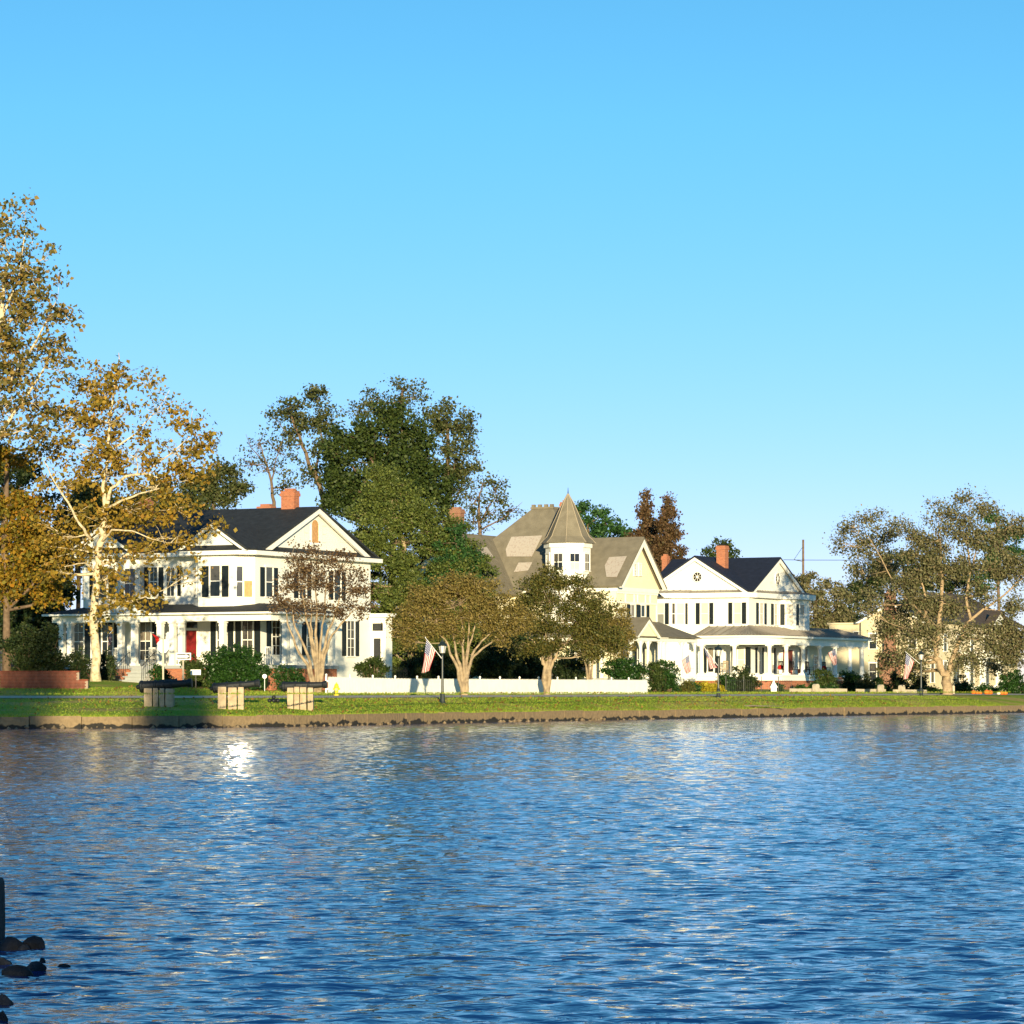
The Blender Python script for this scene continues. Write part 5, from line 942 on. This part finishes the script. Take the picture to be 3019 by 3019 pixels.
def flag(label, Z, pole, hoist, fly, zoff=-.2, cm=None, name='flag'):
    # pole: two pixels (foot, tip); hoist: two pixels along the pole (canton end first); fly: the two matching free corners
    A = [W(x, y, Z + zoff) for x, y in pole]; t = thing(name, A[0], label, 'flag', 'house and lamp post flags')
    mb = MB(); mb.tube([A[0] + Vector((0, .12, 0)), A[1]], [.018, .014], 6); mb.lathe(A[1], [(.005, -.02), (.03, .01), (.005, .05)], 8); build(mb, 'pole', signw, t)
    H = [W(x, y, Z + zoff - .02) for x, y in hoist]; Q = [W(x, y, Z + zoff - .02) for x, y in fly]; nu, nv = 18, 13
    V, uv = [], []
    for i in range(nu + 1):
        for j in range(nv + 1):
            u, v = i / nu, j / nv; p = H[0].lerp(H[1], v).lerp(Q[0].lerp(Q[1], v), u); V.append(p + Vector((.03 * math.sin(v * 9 + u * 3) * u, .09 * math.sin(v * 11 + u * 4) * (.15 + u), -.05 * math.sin(math.pi * u) * v))); uv.append((u, v * .999))
    fs = [(i * (nv + 1) + j, (i + 1) * (nv + 1) + j, (i + 1) * (nv + 1) + j + 1, i * (nv + 1) + j + 1) for i in range(nu) for j in range(nv)]
    mb = MB(); mb.add(V, fs); o = build(mb, 'cloth', cm or FM, t, smooth=True); ul = o.data.uv_layers.new(name='UVMap')
    for lp in o.data.loops: ul.data[lp.index].uv = uv[lp.vertex_index]
    return t
flag('striped flag hanging from the nearest lamp post', 169, ((1302, 1941), (1254, 1880)), ((1257, 1886), (1284, 1920)), ((1243, 1985), (1266, 1978)))
flag('striped flag on the middle lamp post, blowing before the curved porch', 203.5, ((2116, 1962), (2073, 1903)), ((2076, 1908), (2094, 1934)), ((2093, 1973), (2116, 1968)))
flag('striped flag hanging from the farthest lamp post', 234, ((2713, 1957), (2670, 1922)), ((2672, 1926), (2695, 1950)), ((2663, 2003), (2677, 2001)))
flag('striped flag on the yellow turret house porch', 240, ((2045, 1950), (2031, 1928)), ((2031, 1930), (2010, 1946)), ((2037, 1980), (2024, 1988)))
flag('striped flag hung on a column of the curved porch', 262, ((2462, 1940), (2464, 1911)), ((2463, 1912), (2442, 1925)), ((2468, 1958), (2459, 1962)))
flag('small striped flag hanging in the left part of the white porch', 193, ((312, 1880), (332, 1858)), ((331, 1862), (322, 1872)), ((325, 1902), (318, 1904)))
flag('plain red flag hanging beside the porch steps', 192, ((440, 1860), (452, 1866)), ((447, 1868), (458, 1880)), ((472, 1880), (462, 1900)), cm=redcl)

# ------------------------------------------------------------------ cannons on split stone blocks, shot pile, signs, hydrant
def stone_block(px, ytop, ybot, wpx_, Z, label, nsplit):
    x = XP(px, Z); zb = gz(x, Z) - .12; zt = CH + (HY - ytop) / F * Z; wd = wpx_ / F * Z
    t = thing('stone_block', (x, Z, zb), label, 'stone block', 'stone cannon supports'); ws = [random.uniform(.7, 1.3) for _ in range(nsplit)]; tot = sum(ws); cx = x - wd / 2
    for w_ in ws:
        a, b = cx + .01, cx + wd * w_ / tot - .01; cx += wd * w_ / tot; y0, y1 = Z - .42 + random.uniform(-.1, .1), Z + .4; zz = zt + random.uniform(-.03, .02); c = .06
        mb = MB(); mb.prism([(a + random.uniform(0, c), y0, zb), (b, y0 - .02, zb), (b - random.uniform(0, c), y1, zb), (a, y1, zb)], (0, 0, (zz - zb) * .92)); v0 = len(mb.v)
        mb.v = [(vx + random.uniform(-.006, .006), vy + random.uniform(-.02, .02), vz) for vx, vy, vz in mb.v]
        q = mb.v[4:8]; mxp = sum(p[0] for p in q) / 4; myp = sum(p[1] for p in q) / 4
        top = [(mxp + (p[0] - mxp) * .95, myp + (p[1] - myp) * .9, zz) for p in q]; mb.v += top; mb.f = [f for f in mb.f if f != (4, 5, 6, 7)] + [(8, 9, 10, 11)] + [(4 + i, 4 + (i + 1) % 4, 8 + (i + 1) % 4, 8 + i) for i in range(4)]
        build(mb, 'slab', stone, t)
    return zt
def cannon(pxb, yb, pxm, ym, Z, label, dz=.25):
    A, B = W(pxb, yb, Z), W(pxm, ym, Z - dz); d = (B - A); L_ = d.length; d.normalize(); t = thing('cannon', (A + B) / 2 - Vector((0, 0, .2)), label, 'cannon', 'old cannons on the bank')
    s = L_ / 2.5
    def ring(lst, nm, m=iron, par=t):
        mb = MB(); mb.tube([A + d * (q * L_) for q, r in lst], [r * s * 1.28 for q, r in lst], 14); return build(mb, nm, m, par)
    ring([(-.07, .02), (-.06, .07), (-.035, .085), (-.012, .06), (0, .07)], 'cascabel')
    ring([(0, .19), (.03, .235), (.06, .235), (.07, .205), (.28, .20), (.30, .22), (.32, .22), (.33, .185), (.58, .165), (.60, .18), (.615, .18), (.625, .15), (.90, .125), (.93, .155), (.985, .175), (1, .16)], 'barrel')
    ring([(.995, .085), (1.004, .085)], 'muzzle_bore', signk)
    sd = d.cross(Vector((0, 0, 1))).normalized(); c = A + d * (.45 * L_)
    mb = MB(); mb.tube([c - sd * .32 * s, c + sd * .32 * s], [.065 * s, .065 * s], 10); build(mb, 'trunnion', iron, t)
stone_block(469, 2029, 2085, 88, 151, 'leftmost stone block, split in vertical slabs, half in shade', 4)
stone_block(681, 2026, 2084, 80, 151, 'middle stone block under the second cannon', 3)
stone_block(886, 2026, 2080, 78, 154, 'rightmost stone block under the third cannon', 4)
cannon(412, 2025, 566, 2013, 151, 'leftmost black iron cannon, mostly in shade'); cannon(628, 2030, 765, 2014, 151, 'middle black iron cannon with open muzzle'); cannon(832, 2025, 963, 2018, 154, 'rightmost black iron cannon, below the purple crape myrtle')
cannon(470, 2010, 522, 2004, 158, 'dark cannon breech showing behind the leftmost cannon', .1)
p0 = W(807, 2052, 158); zz = gz(p0.x, 158)
for k, (dx, dy, dzz) in enumerate(((-.2, 0, .09), (0, -.08, .09), (.2, 0, .09), (-.1, .17, .09), (.1, .17, .09), (0, .03, .26))):
    mb = MB(); c = Vector((p0.x + dx, 158 + dy, zz + dzz)); mb.lathe(c, [(.1 * math.sin(a), -.1 * math.cos(a)) for a in [.05 + k2 * (math.pi - .1) / 8 for k2 in range(9)]], 12)
    tag(build(mb, 'cannonball', iron, None, c - Vector((0, 0, .1)), smooth=True), 'iron cannonball at the %s of the small pile between two cannons' % ('left', 'front', 'right', 'back left', 'back right')[k] if dzz < .2 else 'topmost iron cannonball of the small pile between two cannons', 'cannonball', 'cannonball pile')
def pole_sign(name, px, ytop, Z, label, faces):
    x = XP(px, Z); z0 = gz(x, Z); t = thing(name, (x, Z, z0), label, 'sign'); zt = CH + (HY - ytop) / F * Z
    mb = MB(); mb.box((x - .045, Z, z0 - .2), (x + .045, Z + .05, zt)); build(mb, 'post', mat('pale_post', (.50, .43, .32), .7, .3, var=.1), t); return t, x, zt
t, x, zt = pole_sign('traffic_sign', 481, 1885, 177, 'grey back of an octagonal traffic sign on a pale post', 0)
mb = MB(); c = Vector((x, 177.06, CH + (HY - 1905) / F * 177)); mb.prism([c + Vector((.34 * math.cos(a), 0, .40 * math.sin(a))) for a in [math.pi / 8 + k * math.pi / 4 for k in range(8)]], (0, .015, 0)); build(mb, 'sign_plate', signm, t)
t, x, zt = pole_sign('one_way_sign', 540, 1928, 176, 'white one-way sign with an arrow pointing right', 0)
c = W(541, 1935, 175.96); a, b = .41, .19
mb = MB(); mb.box((c.x - a, c.y - .03, c.z - b), (c.x + a, c.y - .012, c.z + b)); pl = build(mb, 'sign_plate', signw, t)
mb = MB(); mb.box((c.x - a * .85, c.y - .036, c.z - b * .7), (c.x + a * .85, c.y - .0305, c.z + b * .7)); build(mb, 'sign_field', signk, pl)
mb = MB(); mb.prism([(c.x - a * .8, c.y - .037, c.z - b * .36), (c.x + a * .3, c.y - .037, c.z - b * .36), (c.x + a * .3, c.y - .037, c.z - b * .58), (c.x + a * .8, c.y - .037, c.z), (c.x + a * .3, c.y - .037, c.z + b * .58), (c.x + a * .3, c.y - .037, c.z + b * .36), (c.x - a * .8, c.y - .037, c.z + b * .36)], (0, -.004, 0)); build(mb, 'arrow', signw, pl)
x = XP(577, 184); z0 = gz(x, 184); t = thing('yard_sign', (x, 184, z0), 'small blank white yard sign before the rounded shrub', 'sign'); c = W(577, 1982, 184)
mb = MB(); mb.box((c.x - .29, 184, c.z - .15), (c.x + .29, 184.03, c.z + .15)); build(mb, 'sign_board', signw, t)
mb = MB(); mb.box((c.x - .03, 184.03, z0 - .2), (c.x + .03, 184.07, c.z)); build(mb, 'stake', signk, t)
x = XP(780, 182); z0 = gz(x, 182); t = thing('garden_marker', (x, 182, z0), 'small round white marker on a stick near the second cannon', 'marker'); c = W(780, 1994, 182)
mb = MB(); mb.tube([(c.x, 182, c.z), (c.x, 182.03, c.z)], [.13, .13], 12); build(mb, 'disc', signw, t)
mb = MB(); mb.tube([(c.x, 182.04, z0 - .1), (c.x, 182.04, c.z)], [.02, .02], 6); build(mb, 'stake', signw, t)
x = XP(992, 171.5); z0 = gz(x, 171.5); t = thing('fire_hydrant', (x, 171.5, z0), 'yellow fire hydrant at the left end of the picket fence', 'hydrant'); c = (x, 171.5, z0); s = .8
mb = MB(); mb.lathe(c, [(.14, -.1), (.14, .05), (.1, .06), (.1, .42), (.13, .44), (.13, .48)], 12); build(mb, 'barrel', yellow, t)
mb = MB(); mb.lathe(c, [(.12, .48), (.11, .56), (.07, .63), (.03, .65), (.03, .70), (.005, .71)], 12); build(mb, 'bonnet', yellow, t)
for a in (0, math.pi): mb = MB(); q = Vector((math.cos(a), 0, 0)); mb.tube([Vector(c) + q * .08 + Vector((0, 0, .36)), Vector(c) + q * .18 + Vector((0, 0, .36))], [.06, .06], 8); build(mb, 'nozzle', yellow, t)
mb = MB(); mb.tube([Vector(c) + Vector((0, -.08, .33)), Vector(c) + Vector((0, -.19, .33))], [.08, .08], 8); build(mb, 'nozzle', yellow, t)

# ------------------------------------------------------------------ brick retaining wall, car
za_ = 167.5; xa, xb = XP(6, za_), XP(256, 166.5); bw = thing('brick_wall', ((xa + xb) / 2, 167, gz((xa + xb) / 2, 167)), 'stepped red brick retaining wall at the left, partly in shade', 'wall')
zg = min(gz(xa, 167), gz(xb, 167)) - .1; xs = XP(234, 167); zt1, zt2 = CH + (HY - 1980) / F * 167, CH + (HY - 2005) / F * 167
mb = MB(); mb.box((xa, 166.9, zg), (xs, 167.25, zt1 - .03)); mb.box((xs, 166.9, zg), (xb, 167.25, zt2 - .03)); build(mb, 'core', mortar, bw)
mb = MB(); mb.box((-.105, -.03, -.031), (.105, .05, .031)); b0 = build(mb, 'brick', dbrick, None, (0, 0, 0)); b0.parent = bw; o0 = ORG[bw.name]; ORG[b0.name] = o0
bl = []
r_ = 0; z = zg + .07
while z < zt1:
    x = xa + (.06 if r_ % 2 else .115)
    while x < xb - .05:
        if z < zt2 or x < xs - .08: bl.append((x, z))
        x += .222
    z += .074; r_ += 1
bl.sort(key=lambda q: -q[1]); keep = set(range(300)); sb = MB()
for i, (x, z) in enumerate(bl):
    m = Matrix.Translation(Vector((x, 166.88 + random.uniform(-.006, .006), z)) - o0)
    if i == 0: b0.matrix_local = m
    elif i < 300: piece(b0, bw, m)
    else: sb.box((x - .105, 166.85, z - .031), (x + .105, 166.93, z + .031))
if sb.v: tag(build(sb, 'lower_bricks', dbrick, bw), kind='stuff')
for (x0, x1, zt) in ((xa - .03, xs + .02, zt1), (xs + .025, xb + .03, zt2)): mb = MB(); mb.box((x0, 166.8, zt - .03), (x1, 167.3, zt + .04)); build(mb, 'coping', dbrick, bw)
cz = gz(XP(15, 190), 190) + .05; cxx = XP(5, 190); car = thing('parked_car', (cxx, 190, cz), 'dark parked car at the left edge in deep shade', 'car')
mb = MB(); prof = [(-2.3, .35), (1.25, .35), (1.35, .6), (1.3, .95), (.9, 1.05), (.35, 1.62), (-1.9, 1.66), (-2.25, 1.1), (-2.35, .7)]
mb.prism([(cxx + a, 189.1, cz + b) for a, b in prof], (0, 1.75, 0)); build(mb, 'body', carp, car)
for a, b in ((-1.7, -.75), (-.65, .3)): mb = MB(); mb.prism([(cxx + a, 189.08, cz + 1.1), (cxx + b + (.3 if b > 0 else 0), 189.08, cz + 1.1), (cxx + b, 189.08, cz + 1.52), (cxx + a + .05, 189.08, cz + 1.52)], (0, .015, 0)); build(mb, 'side_window', glass, car)
for a in (-1.5, .75):
    mb = MB(); mb.tube([(cxx + a, 189.0, cz + .33), (cxx + a, 189.25, cz + .33)], [.34, .34], 18); wl = build(mb, 'wheel', rubber, car); mb = MB(); mb.tube([(cxx + a, 188.98, cz + .33), (cxx + a, 189.0, cz + .33)], [.22, .22], 14); build(mb, 'rim', chrome, wl)
mb = MB(); mb.box((cxx - 2.38, 189.2, cz + .85), (cxx - 2.2, 189.45, cz + 1.05)); build(mb, 'tail_lamp', tail, car)

# ------------------------------------------------------------------ porch furniture
def chair(hh, u, v, z, ang, m, label, rock=True):
    p = hh.P(u, v, z); t = thing('rocking_chair', p, label, 'chair', 'porch chairs'); ca, sa = math.cos(ang), math.sin(ang)
    def T(a, b, c): return Vector((p.x + a * ca - b * sa, p.y + a * sa + b * ca, p.z + c))
    def bx(nm, a0, a1, b0, b1, c0, c1, lean=0, par=t):
        mb = MB(); q = [(a0, b0, c0), (a1, b0, c0), (a1, b1, c0), (a0, b1, c0), (a0, b0 + lean, c1), (a1, b0 + lean, c1), (a1, b1 + lean, c1), (a0, b1 + lean, c1)]; mb.box8([T(*k) for k in q]); return build(mb, nm, m, par)
    bx('seat', -.26, .26, -.25, .25, .42, .46)
    bk = bx('backrest', -.26, .26, .25, .29, 1.08, 1.16, .02)
    for k in range(5): bx('slat', -.24 + k * .11, -.19 + k * .11, .22, .25, .46, 1.08, .06, bk)
    for a in (-.26, .23):
        bx('leg', a, a + .04, -.25, -.21, .08, .66); bx('leg', a, a + .04, .21, .25, .08, 1.1, .05); bx('armrest', a - .02, a + .06, -.3, .26, .661, .69)
        mb = MB(); mb.tube([T(a + .02, -.45, .10), T(a + .02, -.2, .04), T(a + .02, .2, .04), T(a + .02, .5, .12)], [.022] * 4, 5); build(mb, 'rocker', m, t)
hA = House((-16.55, 200.81)); f_ = hA.fac((-12.9, -.8), (0, -.8))
chair(hA, -12.9 + f_.s(443), -.8, 3.2, -.4, trim, 'white rocking chair beside the porch steps'); chair(hA, -12.9 + f_.s(800), -1.2, 3.2, -.2, trim, 'white rocking chair right of the big rounded shrub'); chair(hA, -12.9 + f_.s(335), -.8, 3.2, -.4, trim, 'white rocking chair at the left of the porch under the small flag')
hC = House((19.89, 270.67))
for u, v, a, lab in ((-1.6, -1.4, -.5, 'brown rocking chair at the left of the curved porch'), (1.9, 2.8, .6, 'dark chair with red cushion behind the third column of the curved porch'), (1.9, 5.2, .7, 'dark chair between the middle columns of the curved porch'), (1.9, 8.6, .8, 'dark wicker chair beside the round porch shrub'), (1.8, 12.6, .8, 'dark chair behind the flag on the curved porch')):
    chair(hC, u, v, 2.95, a, darkw if 'brown' not in lab else wood, lab)
for u, v, lab in ((1.7, 2.75, 'red cushion on a dark chair of the curved porch'), (1.6, 12.5, 'red cushion on the chair behind the porch flag')):
    p = hC.P(u, v, 3.42); mb = MB(); mb.lathe(p, [(.05, 0), (.24, .03), (.25, .12), (.2, .3), (.03, .36)], 10); tag(build(mb, 'cushion', redcl, None, p, smooth=True), lab, 'cushion', 'red porch cushions')
p = hC.P(2.0, 6.4, 2.955); mb = MB(); mb.lathe(p, [(.2, 0), (.28, .45), (.3, .5), (.26, .5), (.22, .3)], 12); tag(build(mb, 'flower_pot', mat('terracotta', (.42, .14, .06), .8, .2), None, p), 'orange clay pot between the middle columns of the curved porch', 'pot')

# ------------------------------------------------------------------ iron fence, stone kerbs, pumpkins, utility pole, birdhouse
def on(px, Z): x = XP(px, Z); return Vector((x, Z, gz(x, Z)))
A, B = on(2140, 240), on(2334, 249); t = thing('iron_fence', A, 'thin black iron fence before the brick foundation of the curved porch', 'fence'); n = 34
for zo in (.12, .78): mb = MB(); mb.tube([A + Vector((0, 0, zo)), B + Vector((0, 0, zo))], [.014, .014], 5); build(mb, 'rail', iron, t)
for k in range(n + 1):
    p = A.lerp(B, k / n); q = MB(); big = k % 9 == 0; q.tube([p - Vector((0, 0, .1)), p + Vector((0, 0, 1.15 if big else .92))], [.035 if big else .009] * 2, 5); build(q, 'post' if big else 'picket', iron, t)
A, B = on(1140, 214), on(1200, 212); t = thing('iron_fence', A, 'black iron fence right of the white side door', 'fence')
for zo in (.35, 1.25): mb = MB(); mb.tube([A + Vector((0, 0, zo)), B + Vector((0, 0, zo))], [.02, .02], 5); build(mb, 'rail', iron, t)
for k in range(13): p = A.lerp(B, k / 12); q = MB(); q.tube([p, p + Vector((0, 0, 1.5))], [.016, .016], 5); build(q, 'picket', iron, t)
def kerb(px0, Z0, px1, Z1, mk, label, hgt=.26):
    A, B = on(px0, Z0), on(px1, Z1); d = (B - A); d.z = 0; d.normalize(); n = Vector((-d.y, d.x, 0)); t = thing('stone_kerb', A, label, 'kerb', 'stone kerbs along the lawn')
    L_ = (B - A).length; k = 0; m_ = max(2, int(L_ / 1.1))
    for k in range(m_):
        a, b = A.lerp(B, k / m_) + d * .008, A.lerp(B, (k + 1) / m_) - d * .008; mb = MB(); z = min(a.z, b.z) - .1; mb.prism([(a.x, a.y, z), (b.x, b.y, z), (b.x, b.y, B.z + hgt), (a.x, a.y, A.z + hgt)], n * .25); build(mb, 'kerb_stone', concrete, t)
    for px_, Z_ in mk:
        c = on(px_, Z_) - n * .06; mb = MB(); w_ = .23; hh = .62
        mb.prism([c - d * w_ - Vector((0, 0, .1)), c + d * w_ - Vector((0, 0, .1)), c + d * w_ + Vector((0, 0, hh - .12)), c + d * w_ * .6 + Vector((0, 0, hh - .02)), c + Vector((0, 0, hh)), c - d * w_ * .6 + Vector((0, 0, hh - .02)), c - d * w_ + Vector((0, 0, hh - .12))], n * .04 + n * .3); build(mb, 'marker_stone', concrete, t)
kerb(2335, 243, 2498, 248, [(2409, 244.5)], 'low stone kerb with one rounded marker below the clipped domes')
kerb(2531, 248, 2612, 251, [(2600, 250)], 'short low stone kerb left of the lawn gap, marker at its right end')
kerb(2640, 250, 2733, 253, [(2662, 250.2)], 'low stone kerb right of the lawn gap, behind the farthest lamp post')
p = on(2811, 250); mb = MB(); mb.box((p.x - .09, p.y - .09, p.z - .1), (p.x + .09, p.y + .09, p.z + .62)); mb.lathe(p + Vector((0, 0, .62)), [(.09, 0), (.06, .05), (.005, .07)], 8); tag(build(mb, 'bollard', concrete, None, p), 'pale stone bollard right of the pecan trunk', 'bollard')
def pumpkin(px, Z, r, m, label, lift=0):
    p = on(px, Z) + Vector((0, 0, lift)); t = thing('pumpkin', p, label, 'pumpkin', 'pumpkins on the lawn'); mb = MB(); n = 20; V = []
    for i in range(9):
        a = -math.pi / 2 + (i + .02) * math.pi / 8.04
        for k in range(n): b = 2 * math.pi * k / n; rr = r * math.cos(a) * (1 + .07 * math.cos(b * 10)) + .005; V.append((p.x + rr * math.cos(b), p.y + rr * math.sin(b), p.z + r * .78 + r * .78 * math.sin(a)))
    mb.add(V, [(i * n + k, i * n + (k + 1) % n, (i + 1) * n + (k + 1) % n, (i + 1) * n + k) for i in range(8) for k in range(n)]); build(mb, 'rind', m, t, smooth=True)
    mb = MB(); mb.tube([p + Vector((0, 0, r * 1.5)), p + Vector((.03, 0, r * 1.9))], [.03, .02], 6); build(mb, 'stem', wood, t)
for px_, r, m, lab in ((2870, .20, orange, 'leftmost orange pumpkin on the lawn'), (2881, .17, orange, 'second orange pumpkin from the left'), (2890, .16, orange, 'third orange pumpkin from the left'), (2909, .24, orange, 'big orange pumpkin left of the dark hollow'), (2919, .22, orange, 'big orange pumpkin right behind its twin'), (2944, .15, palewh, 'single pale gourd among the pumpkins'), (2954, .20, orange, 'orange pumpkin beside the pale gourd'), (2964, .19, orange, 'rightmost orange pumpkin near the newel post')):
    pumpkin(px_, 252 + random.uniform(-.3, .3), r, m, lab)
p = Vector((XP(2368, 420), 420, gz(XP(2368, 420), 420))); t = thing('utility_pole', p, 'tall dark utility pole rising behind the blue-roofed house', 'utility pole'); zt = CH + (HY - 1591) / F * 420
mb = MB(); mb.tube([p, Vector((p.x, p.y, zt))], [.2, .14], 8); build(mb, 'pole', bark_dk, t)
ya = CH + (HY - 1651) / F * 420; mb = MB(); mb.tube([Vector((p.x, p.y, ya - .2)), Vector((p.x - 1.2, p.y, ya + .05))], [.05, .05], 5); build(mb, 'bracket_arm', iron, t)
mb = MB(); mb.tube([Vector((p.x, p.y, ya + 1.8)), Vector((p.x - 1.2, p.y, ya + .05))], [.025, .025], 4); build(mb, 'guy_wire', iron, t)
mb = MB(); mb.tube([Vector((p.x - 2.6, p.y - .3, ya + .02)), Vector((p.x, p.y - .3, ya - .02)), Vector((p.x + 40, p.y - .3, ya - .1))], [.035] * 3, 5); build(mb, 'power_line', iron, t)
p = on(2281, 246); t = thing('birdhouse', p, 'small white peaked birdhouse stand before the curved porch', 'birdhouse')
mb = MB(); mb.box((p.x - .22, p.y - .2, p.z), (p.x + .22, p.y + .2, p.z + .3)); build(mb, 'body', trim, t)
mb = MB(); mb.lathe(p + Vector((0, 0, .302)), [(.42, 0), (.1, .42), (.05, .75), (.01, 1.0)], 4, math.pi / 4); build(mb, 'roof', trim, t)
p = on(2215, 199); mb = MB(); n = 14
mb.add([p + Vector((2.2 * math.cos(a) * random.uniform(.8, 1.1), .5 * math.sin(a), .02)) for a in [2 * math.pi * k / n for k in range(n)]] + [p + Vector((0, 0, .10))], [(k, (k + 1) % n, n) for k in range(n)])
tag(build(mb, 'sand_patch', sandp, None, p), 'bare sandy patch on the bank right of the middle lamp post', 'sand', kind='stuff')
# foreground stones and piling in the shaded water at lower left
for k, (px_, yt, yb, wd, lab) in enumerate(((98, 2752, 2794, 74, 'pointed dark rock, highest of the lower-left group'), (42, 2745, 2800, 86, 'broad dark rock against the post at lower left'), (12, 2806, 2846, 46, 'dark rock at the left edge just below the post'), (105, 2824, 2866, 66, 'tilted dark rock in the middle of the lower-left group'), (46, 2838, 2874, 100, 'long flat dark rock at the left edge'), (123, 2817, 2836, 24, 'smallest dark rock of the lower-left group'), (186, 2836, 2850, 46, 'nearly submerged dark rock, farthest right of the group'), (14, 2916, 2962, 48, 'dark rock at the left edge near the bottom corner'), (8, 2972, 3008, 40, 'lowest dark rock in the bottom left corner'), (66, 2775, 2802, 40, 'dark rock wedged between the two upper rocks'))):
    Z = CH * F / (yb - HY); c = W(px_, yb, Z); rx = wd / 2 / F * Z * .92; ht = (yb - yt) / F * Z * .72; bm = bmesh.new(); bmesh.ops.create_icosphere(bm, subdivisions=2, radius=1)
    pl_ = [(Vector([random.gauss(0, 1) for _ in range(3)]).normalized(), random.uniform(.55, .85)) for _ in range(9)]
    for v in bm.verts:
        for nn, dd in pl_:
            e = v.co.dot(nn) - dd
            if e > 0: v.co -= nn * e
        v.co = Vector((v.co.x * rx * 1.25, v.co.y * rx, v.co.z * ht * 1.3 if v.co.z > 0 else v.co.z * .3))
    me = bpy.data.meshes.new('boulder'); bm.to_mesh(me); bm.free(); me.materials.append(rockm); o = bpy.data.objects.new('boulder', me); COL.objects.link(o); o.location = (c.x, c.y + rx * .5, -.01); tag(o, lab, 'rock', 'rocks at the near shore')
Z = 21.6; x1 = XP(16, Z + .3); mb = MB(); x0 = x1 - .3; zt = CH + (HY - 2594) / F * Z
mb.prism([(x0, Z, -.6), (x1 - .02, Z, -.6), (x1, Z, .1), (x1 - .005, Z, zt - .03), (x1 - .02, Z, zt), (x0, Z, zt)], (0, .3, 0)); tag(build(mb, 'piling', mat('dark_wet_timber', (.02, .022, .026), .8, .2, var=.3, vscale=8, bump=.4), None, (x0 + .15, Z, 0)), 'dark square timber piling at the left edge above the rocks', 'piling')
